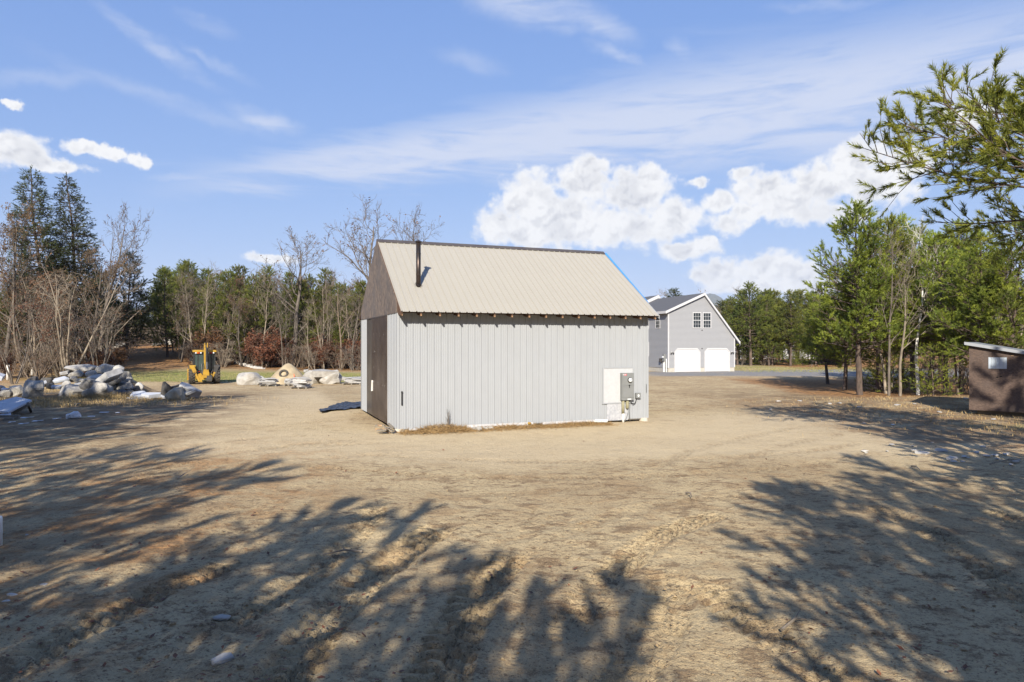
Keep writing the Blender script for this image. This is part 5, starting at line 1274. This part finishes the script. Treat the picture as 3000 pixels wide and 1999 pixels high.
def bare_tree(seed, H, trunk_r, fork=.38, nlimb=11, spread=(.55, .95), wander=.16, dens=1.0, stems=1, twig_r=.010, leafy=0, leaf_size=.09, lean=.05, up=.09, zig=1.0, limbL=(.36, .52)):
    """leafless tree: trunk, limbs, boughs and fine twigs; optional clinging leaves"""
    rng = np.random.RandomState(seed); w = Wood(); tips = []
    for s in range(stems):
        a = rng.uniform(0, 6.28); d0 = norm(np.array([math.cos(a) * lean * (1 + stems), math.sin(a) * lean * (1 + stems), 1]))
        h = H * (rng.uniform(.8, 1) if stems > 1 else 1)
        base = np.array([math.cos(a), math.sin(a), 0]) * (.12 * (stems > 1)) + np.array([0, 0, -.15])
        n0 = 12; pts, dirs, rad = limb(w, rng, base, d0, h * .92, trunk_r, n0, .05 * zig, .03, .86, 8)
        nl = max(3, int(nlimb / (1 if stems == 1 else stems * .6)))
        for k in range(nl):
            t = fork + (1 - fork) * ((k + rng.uniform(0, .9)) / nl) ** .9; i = min(int(t * n0), n0 - 1); q = pts[i] + (pts[i + 1] - pts[i]) * (t * n0 - i)
            L = h * (1 - t * .72) * rng.uniform(*limbL); r = rad[i] * rng.uniform(.42, .62)
            p1, d1, r1 = limb(w, rng, q, side_dir(rng, dirs[i], rng.uniform(*spread)), L, r, 7, wander * zig, up, .85, 5)
            nb = max(3, int(dens * rng.randint(5, 8)))
            for j in range(nb):
                t2 = .22 + .78 * (j + rng.uniform(0, .9)) / nb; i2 = min(int(t2 * 7), 6); q2 = p1[i2]
                p2, d2, r2 = limb(w, rng, q2, side_dir(rng, d1[i2], rng.uniform(.45, .95)), L * (1.05 - t2 * .6) * rng.uniform(.35, .6), max(r1[i2] * .55, twig_r * 1.5), 5, wander * 1.2 * zig, up, .7)
                nt = max(2, int(dens * rng.randint(4, 7)))
                for m in range(nt):
                    i3 = rng.randint(1, 6); L3 = rng.uniform(.35, .95) * (.5 + .05 * H) * .75
                    p3, d3, r3 = limb(w, rng, p2[i3], side_dir(rng, d2[min(i3, 5)], rng.uniform(.35, .95)), L3, twig_r * 1.2, 3, wander * 1.3 * zig, up, .5)
                    tips.append(p3[-1]); tips.append(p3[1])
                    for _ in range(int(2 * dens)):
                        i4 = rng.randint(1, 4); p4, _, _ = limb(w, rng, p3[i4], side_dir(rng, d3[i4 - 1], rng.uniform(.35, .9)), L3 * rng.uniform(.35, .6), twig_r * .8, 2, .2, up, .4); tips.append(p4[-1])
    V, Fq = w.twig_arrays()
    out = {'trunk': (w.tubes.v, w.tubes.f), 'twigs': (V, Fq), 'leaves': None}
    if leafy:
        T = np.array(tips); T = T[rng.randint(0, len(T), leafy)] + rng.normal(size=(leafy, 3)) * .10
        out['leaves'] = leaf_tris(rng, T, leaf_size)
    return out
def leaf_tris(rng, T, size):
    n = len(T); a = rng.normal(size=(n, 3)); a /= np.linalg.norm(a, axis=1)[:, None]; b = np.cross(a, rng.normal(size=(n, 3))); b /= np.linalg.norm(b, axis=1)[:, None]
    s = size * rng.uniform(.6, 1.3, n)[:, None]
    V = np.stack([T - a * s, T + b * s * .5, T + a * s, T - b * s * .5], 1).reshape(-1, 3)
    return V, np.arange(4 * n).reshape(-1, 4)

def tufts(rng, C, A, S, K, width, spread=(.30, .85), along=.95):
    """needle tufts: K blades round each shoot"""
    M_ = len(C); C = np.repeat(C, K, 0); A = np.repeat(A, K, 0); S = np.repeat(S, K)[:, None]; n = len(C)
    x = np.cross(A, rng.normal(size=(n, 3))); x /= np.linalg.norm(x, axis=1)[:, None] + 1e-9
    ph = rng.uniform(*spread, n)[:, None]
    d = A * np.cos(ph) + x * np.sin(ph); t = rng.uniform(0, along, n)[:, None]
    P = C + A * S * t; L = S * rng.uniform(.32, .48, n)[:, None]
    y = np.cross(d, rng.normal(size=(n, 3))); y /= np.linalg.norm(y, axis=1)[:, None] + 1e-9
    V = np.stack([P - y * width / 2, P + y * width / 2, P + d * L], 1).reshape(-1, 3)
    return V, np.arange(3 * n).reshape(-1, 3)

def pine(seed, H, r0, crown0=.3, reach=2.4, whorl=.42, per=5, K=14, width=.02, tuft=.34, sub=6, lift=.35, droop=0.0, dead=6, top_pow=.75, irregular=.35, wander=.09):
    """pine: whorls of upswept boughs carrying bottle-brush tufts, dead snags below the crown"""
    rng = np.random.RandomState(seed); w = Wood(); C, A, S = [], [], []
    n0 = 14; pts, dirs, rad = limb(w, rng, np.array([0, 0, -.2]), norm(np.array([rng.normal() * .03, rng.normal() * .03, 1])), H + .2, r0, n0, .025, .02, .88, 9)
    def trunk(z):
        t = min(max(z / H, 0), .999) * n0; i = int(t); return pts[i] + (pts[i + 1] - pts[i]) * (t - i), rad[i]
    z = H * crown0
    while z < H * .985:
        f = (z / H - crown0) / (1 - crown0)
        q, r = trunk(z); ln = reach * (1 - f) ** top_pow * (.55 + .45 * min(1, f * 4 + .3)) + .22
        a0 = rng.uniform(0, 6.28)
        for k in range(per):
            if rng.rand() < irregular * .5: continue
            a = a0 + 6.28 * k / per + rng.normal() * .3; L = ln * rng.uniform(1 - irregular, 1 + irregular * .6)
            el = lift * (.3 + f) + rng.normal() * .12 - droop
            d = norm(np.array([math.cos(a) * math.cos(el), math.sin(a) * math.cos(el), math.sin(el)]))
            nb = 6; bp, bd, br = limb(w, rng, q, d, L, max(r * .38, .012), nb, wander, .07 - droop * .1, .75, 5 if L > 1 else None)
            C.append(bp[-1]); A.append(bd[-1]); S.append(tuft * rng.uniform(.9, 1.2))
            ns = max(2, int(sub * L / 1.2))
            for j in range(ns):
                t = rng.uniform(.25, 1.0); i = min(int(t * nb), nb - 1); p = bp[i] + (bp[i + 1] - bp[i]) * (t * nb - i)
                sd_ = side_dir(rng, bd[i], rng.uniform(.5, 1.0)); sd_ = norm(sd_ + np.array([0, 0, .25 - droop * .6])); L2 = (.2 + .4 * L * (1 - t * .6)) * rng.uniform(.5, 1.0)
                sp, sdd, sr = limb(w, rng, p, sd_, L2, .012, 3, .14, .08, .5)
                for m in range(max(1, int(L2 / tuft * 1.7))):
                    i2 = rng.randint(1, 4)
                    ax = sdd[i2] if rng.rand() < .4 else norm(side_dir(rng, sdd[i2], rng.uniform(.4, 1.0)) + np.array([0, 0, .3 - droop * .5]))
                    C.append(sp[i2]); A.append(ax); S.append(tuft * rng.uniform(.7, 1.1))
        z += whorl * rng.uniform(.75, 1.25) * (1 - .35 * f)
    q, r = trunk(H * .999)
    for k in range(4): C.append(q - np.array([0, 0, .12 * k])); A.append(norm(np.array([rng.normal() * .2, rng.normal() * .2, 1]))); S.append(tuft * 1.1)
    for k in range(dead):
        z = H * rng.uniform(.12, crown0 + .12); q, r = trunk(z); a = rng.uniform(0, 6.28)
        p1, d1, _ = limb(w, rng, q, norm(np.array([math.cos(a), math.sin(a), rng.uniform(-.25, .3)])), rng.uniform(.5, 1.5), .016, 4, .15, 0, .6)
        for j in range(3): limb(w, rng, p1[rng.randint(1, 5)], side_dir(rng, d1[2], .7), rng.uniform(.15, .5), .008, 2, .15, 0, .4)
    V, Ft = tufts(rng, np.array(C), np.array(A), np.array(S), K, width)
    tv, tf = w.twig_arrays()
    return {'trunk': (w.tubes.v, w.tubes.f), 'twigs': (tv, tf), 'needles': (V, Ft)}
def spruce(seed, H, r0, reach, K=12, width=.03, fork=False):
    return pine(seed, H, r0, .10, reach, .45, 7, K, width, .46, 9, .05, .22, 5, .8, .28, .06)

def tree_meshes(name, data, bark, needles=None):
    """-> dict of part name -> mesh"""
    out = {}
    v, f = data['trunk']; v = np.array(v); n = len(v)
    me = bpy.data.meshes.new(name + '_trunk')
    tv, tf = data['twigs']
    me = np_mesh(name + '_trunk', v, np.array([q for q in f if len(q) == 4]), M[bark], True); out['trunk'] = me
    if data.get('needles') is not None:
        out['branches'] = np_mesh(name + '_branches', tv, tf, M[bark]); out['crown'] = np_mesh(name + '_crown', *data['needles'], M[needles])
    else:
        out['crown'] = np_mesh(name + '_crown', tv, tf, M[bark])
        if data.get('leaves') is not None: out['leaves'] = np_mesh(name + '_leaves', *data['leaves'], M[needles])
    return out
def plant(kind, meshes, x, y, sc, rz, label, cat, group=None, z=None, parts=None):
    o = empty(kind, (x, y, float(hgt(x, y)) - .02 if z is None else z), rz); o.scale = sc if hasattr(sc, '__len__') else (sc, sc, sc)
    for nm, me in meshes.items(): link(nm, me, o)
    return tag(o, label, cat, group)

TV = {}
for k in range(4): TV['oak%d' % k] = tree_meshes('oak', bare_tree(200 + k, 15, .24, .26, 13, (.5, 1.0), .17, 1.0, limbL=(.48, .70), up=.13, leafy=260 if k < 3 else 2200, leaf_size=.10, twig_r=.013), 'bark', 'brown_leaf')
for k in range(4): TV['slim%d' % k] = tree_meshes('slim', bare_tree(220 + k, 10, .085, .28, 9, (.35, .7), .13, .8, twig_r=.009, zig=.9), ['bark_pale', 'bark_pale', 'bark', 'bark_brown'][k])
for k in range(3): TV['multi%d' % k] = tree_meshes('multi', bare_tree(230 + k, 9, .08, .25, 9, (.35, .75), .13, .9, stems=4, twig_r=.010, leafy=[150, 800, 350][k], leaf_size=.08, lean=.06), ['bark_pale', 'bark_pale', 'bark'][k], ['brown_leaf', 'russet', 'brown_leaf'][k])
for k in range(4): TV['brush%d' % k] = tree_meshes('brush', bare_tree(240 + k, 3.0, .028, .12, 8, (.35, .95), .2, .8, stems=6, twig_r=.006, leafy=[90, 0, 300, 60][k], leaf_size=.05, lean=.07), ['bark_brown', 'bark', 'bark_brown', 'bark_pale'][k], ['brown_leaf'] * 4 and 'brown_leaf')
for k in range(3): TV['russet%d' % k] = tree_meshes('russet', bare_tree(250 + k, 3.2, .03, .1, 9, (.4, 1.0), .2, .9, stems=3, twig_r=.006, leafy=2600, leaf_size=.075, lean=.05), 'bark_brown', 'russet')
for k in range(5): TV['pine%d' % k] = tree_meshes('pine', pine(300 + k, 11, .16, [.25, .18, .35, .12, .3][k], [2.4, 2.1, 2.3, 2.5, 2.0][k], K=24, width=.044, tuft=.46, sub=8, irregular=.3), 'pine_bark', 'needles')
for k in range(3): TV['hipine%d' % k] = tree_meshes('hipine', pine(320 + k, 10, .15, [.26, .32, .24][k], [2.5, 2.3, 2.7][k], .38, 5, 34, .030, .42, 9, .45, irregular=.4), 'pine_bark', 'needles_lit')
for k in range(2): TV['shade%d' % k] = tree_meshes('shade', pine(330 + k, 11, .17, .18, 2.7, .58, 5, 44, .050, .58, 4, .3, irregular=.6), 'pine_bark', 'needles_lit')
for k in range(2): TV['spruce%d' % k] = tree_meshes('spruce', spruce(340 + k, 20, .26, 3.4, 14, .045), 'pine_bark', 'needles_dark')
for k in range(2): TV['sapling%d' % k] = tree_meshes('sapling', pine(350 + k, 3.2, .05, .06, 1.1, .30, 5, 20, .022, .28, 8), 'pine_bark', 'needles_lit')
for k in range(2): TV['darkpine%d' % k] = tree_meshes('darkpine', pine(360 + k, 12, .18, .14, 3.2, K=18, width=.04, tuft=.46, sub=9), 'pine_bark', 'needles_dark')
TV['birch'] = tree_meshes('birch', bare_tree(371, 10, .095, .42, 9, (.4, .8), .12, .8, twig_r=.006, lean=.09), 'birch')

def px_tree(kind, key, u, d, vtop, H0, rz, label, cat='tree', group=None, wide=1.0):
    """tree standing d metres out on the bearing of column u, as tall as its top row shows"""
    x = (u - 1500) / F * d; z = float(hgt(x, d)); h = (V0 - vtop) / F * d + CAMH - z
    s = h / H0
    return plant(kind, TV[key], x, d, (s * wide, s * wide, s), rz, label, cat, group)

# ---- trees that can be told apart
px_tree('spruce_tree', 'spruce0', 165, 71, 500, 20.3, .3, 'left of the two tall dark spruces rising side by side at left', wide=1.12)
px_tree('spruce_tree', 'spruce1', 218, 72, 512, 20.3, 1.7, 'right of the two tall dark spruces rising side by side at left', wide=1.12)
px_tree('pine_tree', 'darkpine0', 372, 82, 745, 12.1, .4, 'dark rounded pine at the right end of the left-hand trees', wide=1.1)
px_tree('pine_tree', 'darkpine1', 310, 84, 800, 12.1, 2.4, 'dark pine behind the bare stems left of the leafy rise', wide=1.1)
px_tree('bare_tree', 'oak0', 285, 70, 598, 15.2, .8, 'tall bare tree right of the two spruces', wide=.8)
px_tree('bare_tree', 'oak3', 8, 62, 590, 15.2, 2.0, 'bare tree with brown leaves cut by the left edge', wide=.9)
px_tree('bare_tree', 'multi1', 70, 60, 730, 9.3, .4, 'many-stemmed tree with russet leaves at the far left', wide=1.2)
px_tree('bare_tree', 'multi0', 200, 58, 700, 9.3, 1.1, 'pale many-stemmed bare tree in front of the two spruces', wide=1.05)
px_tree('bare_tree', 'multi2', 120, 57, 800, 9.3, 2.3, 'twiggy many-stemmed bare tree behind the white posts', wide=1.1)
px_tree('bare_tree', 'multi0', 290, 63, 830, 9.3, 4.0, 'pale leaning bare tree beside the leafy rise', wide=1.3)
px_tree('bare_tree', 'multi2', 40, 52, 880, 9.3, 5.0, 'low twisted bare tree at the left edge behind the rocks', wide=1.2)
px_tree('bare_tree', 'multi1', 180, 66, 850, 9.3, 5.5, 'low tree with a few russet leaves under the spruces', wide=1.2)
px_tree('bare_tree', 'oak1', 852, 82, 680, 15.2, .5, 'broad bare oak standing above the pines left of the metal shed', wide=1.4)
px_tree('bare_tree', 'oak2', 1115, 80, 605, 15.2, 2.6, 'tallest bare oak spreading behind the left gable of the metal shed', wide=1.25)
px_tree('bare_tree', 'oak0', 1275, 82, 628, 15.2, 4.1, 'bare oak whose top shows above the shed ridge beside the stove pipe', wide=.9)
px_tree('bare_tree', 'multi0', 575, 86, 755, 9.3, 3.0, 'slender many-stemmed bare tree rising behind the yellow machine', wide=.8)
px_tree('bare_tree', 'slim1', 950, 80, 860, 10.2, .2, 'pale slim bare tree right of the sand pile', wide=1.2)
px_tree('bare_tree', 'slim0', 905, 79, 900, 10.2, 2.0, 'pale forked bare tree just behind the sand pile', wide=1.2)
px_tree('bare_tree', 'slim2', 1030, 78, 850, 10.2, 3.1, 'grey bare tree beside the left edge of the metal shed', wide=1.3)
px_tree('bare_tree', 'multi0', 2025, 108, 812, 9.3, 3.4, 'fan-shaped bare tree behind the grey house roof', wide=.9)
px_tree('bare_tree', 'oak0', 2430, 96, 742, 15.2, 1.0, 'bare tree leaning out left of the big right-hand pine', wide=.8)
px_tree('bare_tree', 'slim2', 2180, 118, 835, 10.2, .4, 'thin bare tree above the small pines right of the grey house', wide=1.3)
px_tree('birch_tree', 'birch', 2690, 36, 610, 10.2, 3.6, 'white-barked birch leaning among the right-hand pines')
px_tree('pine_tree', 'hipine0', 2520, 36.5, 606, 10.1, .5, 'big sunlit pine at the front of the right-hand trees', wide=1.15)
px_tree('pine_tree', 'hipine1', 2575, 39, 655, 10.1, 1.9, 'pine close behind the big sunlit pine', wide=1.1)
px_tree('pine_tree', 'hipine2', 2475, 41, 780, 10.1, 3.3, 'shorter pine on the left of the big sunlit pine', wide=1.2)
px_tree('pine_tree', 'hipine0', 2640, 40, 640, 10.1, 4.4, 'pine left of the birch', wide=.9)
px_tree('pine_tree', 'hipine1', 2770, 36, 690, 10.1, 5.2, 'pine right of the birch', wide=1.1)
px_tree('pine_tree', 'hipine2', 2870, 33, 690, 10.1, .9, 'pine behind the strand-board shed roof', wide=1.1)
px_tree('pine_tree', 'hipine1', 2960, 32, 660, 10.1, 2.2, 'pine at the right edge behind the strand-board shed', wide=1.15)
px_tree('pine_tree', 'hipine2', 2425, 47, 870, 10.1, 5.8, 'low bushy pine at the left end of the right-hand trees', wide=1.3)
px_tree('pine_tree', 'sapling0', 2610, 38.5, 1015, 3.3, 1.0, 'young pine among the trunks below the birch', wide=1.2)
px_tree('pine_tree', 'sapling1', 2590, 41, 985, 3.3, 2.0, 'young yellow-green pine under the big sunlit pine', wide=1.3)
px_tree('pine_tree', 'sapling1', 2735, 34, 1010, 3.3, 4.0, 'small young pine left of the strand-board shed', wide=1.2)

# ---- the near pine that reaches in from the right
def near_pine():
    data = pine(411, 8.8, .19, .60, 4.1, .38, 5, 60, .018, .38, 7, .04, .10, 10, .65, .45, .08)
    ms = tree_meshes('near_pine', data, 'pine_bark', 'needles_lit')
    plant('pine_tree', ms, 11.9, 14.2, 1.0, 2.15, 'nearest pine with long boughs reaching in from the right edge', 'tree')
near_pine()

# ---- trees behind the viewer and beside the picture that shade the yard, set by where their tips throw shadow
def shade_tree(tx, ty, h, key, rz, label, wide=1.0):
    L = h / math.tan(R(SUN_EL)); x = tx - math.sin(R(ANTI_AZ)) * L; y = ty - math.cos(R(ANTI_AZ)) * L; s = h / 11.1
    plant('pine_tree', TV[key], x, y, (s * wide, s * wide, s), rz, label, 'tree', 'pines that shade the yard from behind')
SH_L = 'tall pine outside the picture whose shadow falls across the yard'
for i, (tx, ty, h, wd) in enumerate([(-1.5, 10.6, 9.5, .8), (-.7, 9.0, 8.5, .7), (-1.9, 8.5, 8, .8), (-2.4, 9.8, 9, .8), (-1.0, 6.8, 8, .8), (-3.0, 12.4, 10, .8), (-6.6, 13.2, 10, .85), (-8.6, 17.0, 12, .9), (-11, 17.6, 12, 1.0), (-10, 14, 10, .9), (-3.0, 7.6, 8, .8), (-5.0, 6.9, 8, .9), (-1.0, 7.4, 8, .8), (6.0, 13.8, 10.5, .8), (8.7, 15.6, 11, .9), (10.6, 16, 11, .9), (5.3, 10.9, 9, .8), (7.9, 11.7, 9.5, .9), (4.2, 8.8, 8, .7), (10.2, 13.4, 10, .9), (6.3, 7.7, 8, .8), (-7.5, 11, 9, .8), (-9, 9, 9, .9), (-5.6, 16.4, 13, .85), (-3.6, 9.2, 8.5, .9), (-8.6, 12.8, 11, .95), (-7.2, 9.6, 9.5, .9), (-10.8, 11.2, 10, 1.0), (-5.4, 7.6, 8, .8), (1.0, 8.3, 8.0, .6), (.2, 7.9, 8, .7), (.9, 6.9, 8, .6), (-.2, 6.2, 8, .8), (4.7, 13.5, 10, .8), (7.4, 14.4, 11, .9), (6.6, 9.9, 9, .9), (9.4, 12.4, 10, 1.0), (5.2, 8.6, 8, .75),
        (-13, 30, 14, 1.0), (-15.8, 36, 15, 1.1), (-18, 34, 14, 1.1), (-20, 38, 16, 1.1), (-22.5, 41, 16, 1.2), (-24, 35, 14, 1.1), (-16.6, 31, 14, 1.1), (-27, 40, 16, 1.1), (-14.5, 24, 13, 1.0), (-17.5, 27, 14, 1.1), (-13.0, 20.5, 13, .9), (-21.5, 33, 15, 1.1), (-19.5, 29, 14, 1.1), (-25.5, 36, 15, 1.1), (-16, 19, 12, 1.1), (-19.5, 22, 12, 1.1), (-23.5, 28, 13, 1.1),
        (13.0, 26.5, 10, .85), (15.5, 27, 12, 1.0), (19.0, 29.0, 13, 1.0), (22.0, 28.0, 13, 1.0), (12.0, 20.5, 9, .7), (11.5, 17.2, 9, .7)]):
    shade_tree(tx, ty, h, 'shade%d' % (i % 2), i * 1.37, SH_L, wd)

# ---- woods that read as many like trees
rr = random.Random(2024)
LAND = [(0, 'beyond the left edge'), (120, 'behind the white posts'), (240, 'below the two spruces'), (350, 'right of the two spruces'), (470, 'above the leafy rise'), (560, 'left of the yellow machine'), (660, 'behind the yellow machine'), (760, 'behind the large pale boulder'), (880, 'behind the sand pile'), (980, 'behind the two big boulders'), (1070, 'beside the metal shed'), (1960, 'hidden by the metal shed'), (2160, 'behind the grey house'), (2260, 'just right of the grey house'), (2360, 'before the white house'), (2480, 'left of the sunlit pine'), (2600, 'by the sunlit pine'), (2720, 'by the birch'), (2840, 'left of the strand-board shed'), (3000, 'behind the strand-board shed'), (9999, 'beyond the right edge')]
def scatter(n, ufun, dfun, keys, H0, hfun, kind, label, group, wide=(.9, 1.25), cat='tree'):
    T = []
    def seen():                               # nothing of a tree behind the metal shed would show
        u = ufun()
        while 1110 < u < 1900: u = ufun()
        return u
    for _ in range(n): T.append((seen(), dfun(), hfun(), rr.choice(keys), rr.uniform(*wide), rr.uniform(0, 6.28)))
    hs = sorted(t[2] for t in T); ds = sorted(t[1] for t in T)
    for u, d, h, key, wd, rz in T:
        s = h / H0; x = (u - 1500) / F * d
        size = 'low' if h < hs[n // 3] else ('tall' if h >= hs[-(n // 3)] else 'middling')
        row = 'front' if d < ds[n // 2] else 'back'
        where = next((w for lim, w in LAND if u < lim), LAND[-1][1])
        plant(kind, TV[key], x, d, (s * wd, s * wd, s), rz, '%s %s, %s row, %s' % (size, label, row, where), cat, group)
U = rr.uniform
PN = ['pine0', 'pine1', 'pine2', 'pine3', 'pine4']; SLM = ['slim0', 'slim1', 'slim2', 'slim3']
scatter(70, lambda: U(470, 1090), lambda: U(83, 106), PN, 11.1, lambda: U(7.5, 12.6), 'pine_tree', 'green pine in the woods', 'pines behind the yard')
scatter(52, lambda: U(500, 1090), lambda: U(79, 95), SLM, 10.2, lambda: U(7.5, 12.5), 'bare_tree', 'slim bare tree in the woods', 'bare trees behind the yard', (.9, 1.4))
scatter(12, lambda: U(500, 1085), lambda: U(80, 94), ['oak3'], 15.2, lambda: U(7, 12), 'bare_tree', 'oak with brown leaves in the woods', 'brown-leaved oaks behind the yard', (.8, 1.2))
scatter(6, lambda: U(-60, 330), lambda: U(60, 84), ['oak3'], 15.2, lambda: U(8, 13), 'bare_tree', 'oak with brown leaves among the left trees', 'brown-leaved oaks on the left', (.8, 1.2))
scatter(38, lambda: U(560, 1080), lambda: U(79, 90), ['russet0', 'russet1', 'russet2'], 3.3, lambda: U(2.4, 5.2), 'oak_shrub', 'russet-leaved shrub at the wood edge', 'russet shrubs at the wood edge', (1.0, 1.5), 'shrub')
scatter(26, lambda: U(540, 1080), lambda: U(77, 86), ['brush0', 'brush1', 'brush2', 'brush3'], 3.1, lambda: U(2.2, 4.2), 'bare_shrub', 'bare twiggy shrub at the wood edge', 'bare shrubs at the wood edge', (1.0, 1.4), 'shrub')
scatter(20, lambda: U(-150, 350), lambda: U(54, 80), ['brush0', 'brush1', 'brush2', 'brush3'], 3.1, lambda: U(2.5, 5.0), 'bare_shrub', 'bare twiggy shrub among the left trees', 'bare shrubs among the left trees', (1.0, 1.5), 'shrub')
scatter(16, lambda: U(-120, 320), lambda: U(62, 82), SLM, 10.2, lambda: U(6, 12), 'bare_tree', 'slim bare tree in the left woods', 'bare trees on the left', (1.0, 1.5))
scatter(7, lambda: U(-120, 330), lambda: U(56, 74), ['multi0', 'multi1', 'multi2'], 9.3, lambda: U(5.5, 9), 'bare_tree', 'many-stemmed bare tree', 'many-stemmed trees on the left', (1.0, 1.3))
scatter(18, lambda: U(-150, 330), lambda: U(66, 96), PN + ['darkpine0'], 11.1, lambda: U(5, 10), 'pine_tree', 'green pine among the left trees', 'pines on the left', (1.0, 1.4))
scatter(14, lambda: U(-60, 340), lambda: U(58, 76), ['russet0', 'russet1'], 3.3, lambda: U(1.6, 3), 'oak_shrub', 'russet-leaved shrub below the left trees', 'russet shrubs on the left', (1.0, 1.4), 'shrub')
scatter(30, lambda: U(260, 620), lambda: U(112, 145), SLM + ['pine0', 'pine2', 'darkpine0'], 11, lambda: U(6, 10.5), 'woodland_tree', 'tree in the dark woods uphill', 'trees above the leafy rise', (1.0, 1.5))
scatter(22, lambda: U(320, 600), lambda: U(108, 122), ['brush0', 'brush1', 'brush3'], 3.1, lambda: U(2.5, 4.5), 'bare_shrub', 'bare shrub in the dark woods uphill', 'bare shrubs above the leafy rise', (1.2, 1.8), 'shrub')
scatter(42, lambda: U(2150, 2500), lambda: U(84, 106), PN, 11.1, lambda: U(6.5, 10.3), 'pine_tree', 'green pine beyond the lawn', 'pines behind the lawn', (1.0, 1.4))
scatter(16, lambda: U(2140, 2500), lambda: U(82, 92), ['brush0', 'brush1', 'brush2', 'sapling0', 'sapling1'], 3.1, lambda: U(1.4, 3.0), 'edge_shrub', 'undergrowth bush beyond the lawn', 'shrubs behind the lawn', (1.0, 1.6), 'shrub')
scatter(8, lambda: U(2620, 3060), lambda: U(38, 54), ['hipine0', 'hipine1', 'hipine2'], 10.1, lambda: U(8, 10.5), 'pine_tree', 'pine in the right thicket', 'pines in the right thicket', (.9, 1.2))
scatter(20, lambda: U(2590, 2990), lambda: U(34, 46), SLM, 10.2, lambda: U(5, 9), 'bare_tree', 'slim bare tree in the right thicket', 'bare trees in the right thicket', (.9, 1.3))
scatter(12, lambda: U(2600, 2990), lambda: U(36, 46), ['brush0', 'brush1', 'brush2', 'brush3'], 3.1, lambda: U(1.6, 3.4), 'bare_shrub', 'bare twiggy shrub in the right thicket', 'bare shrubs in the right thicket', (.9, 1.3), 'shrub')
scatter(90, lambda: U(-300, 3300), lambda: U(118, 175), PN + ['darkpine0', 'darkpine1'], 11.3, lambda: U(8, 11.5), 'pine_tree', 'distant pine', 'distant pines', (1.1, 1.7))
scatter(26, lambda: U(-300, 3300), lambda: U(115, 160), SLM + ['oak0', 'multi0'], 11, lambda: U(8, 12), 'bare_tree', 'distant bare tree', 'distant bare trees', (1.1, 1.6))
for k, (u0, v0_, u1, v1, lb) in enumerate([(642, 962, 705, 980, 'fallen pale trunk leaning in the woods right of the yellow machine'), (575, 930, 515, 968, 'long pale fallen trunk behind the yellow machine'), (330, 990, 420, 900, 'pale leaning dead trunk beside the leafy rise')]):
    d = 82 if k == 0 else (95 if k == 1 else 70); a, c = at(u0, v0_, d), at(u1, v1, d + 1.5)
    b = MB(); b.tube([a, (a + c) / 2 + Vector((0, 0, .12)), c], [.05, .045, .02], 7); tag(b.obj('dead_tree', M['bark_pale'], None, True), lb, 'dead tree')

# ================================================================ thin haze in the air
def haze():
    o = MB().box(-5600, 5600, -520, 9100, -18, 620).obj('haze', None)
    m = bpy.data.materials.new('air'); m.use_nodes = True; t = m.node_tree; t.nodes.clear()
    out = t.nodes.new('ShaderNodeOutputMaterial'); v = t.nodes.new('ShaderNodeVolumePrincipled'); t.links.new(v.outputs[0], out.inputs['Volume'])
    v.inputs['Color'].default_value = (.78, .87, 1, 1); v.inputs['Density'].default_value = 0.00007
    o.data.materials.append(m); tag(o, 'thin pale haze that fades the distant mountain', 'haze', kind='stuff')
haze()
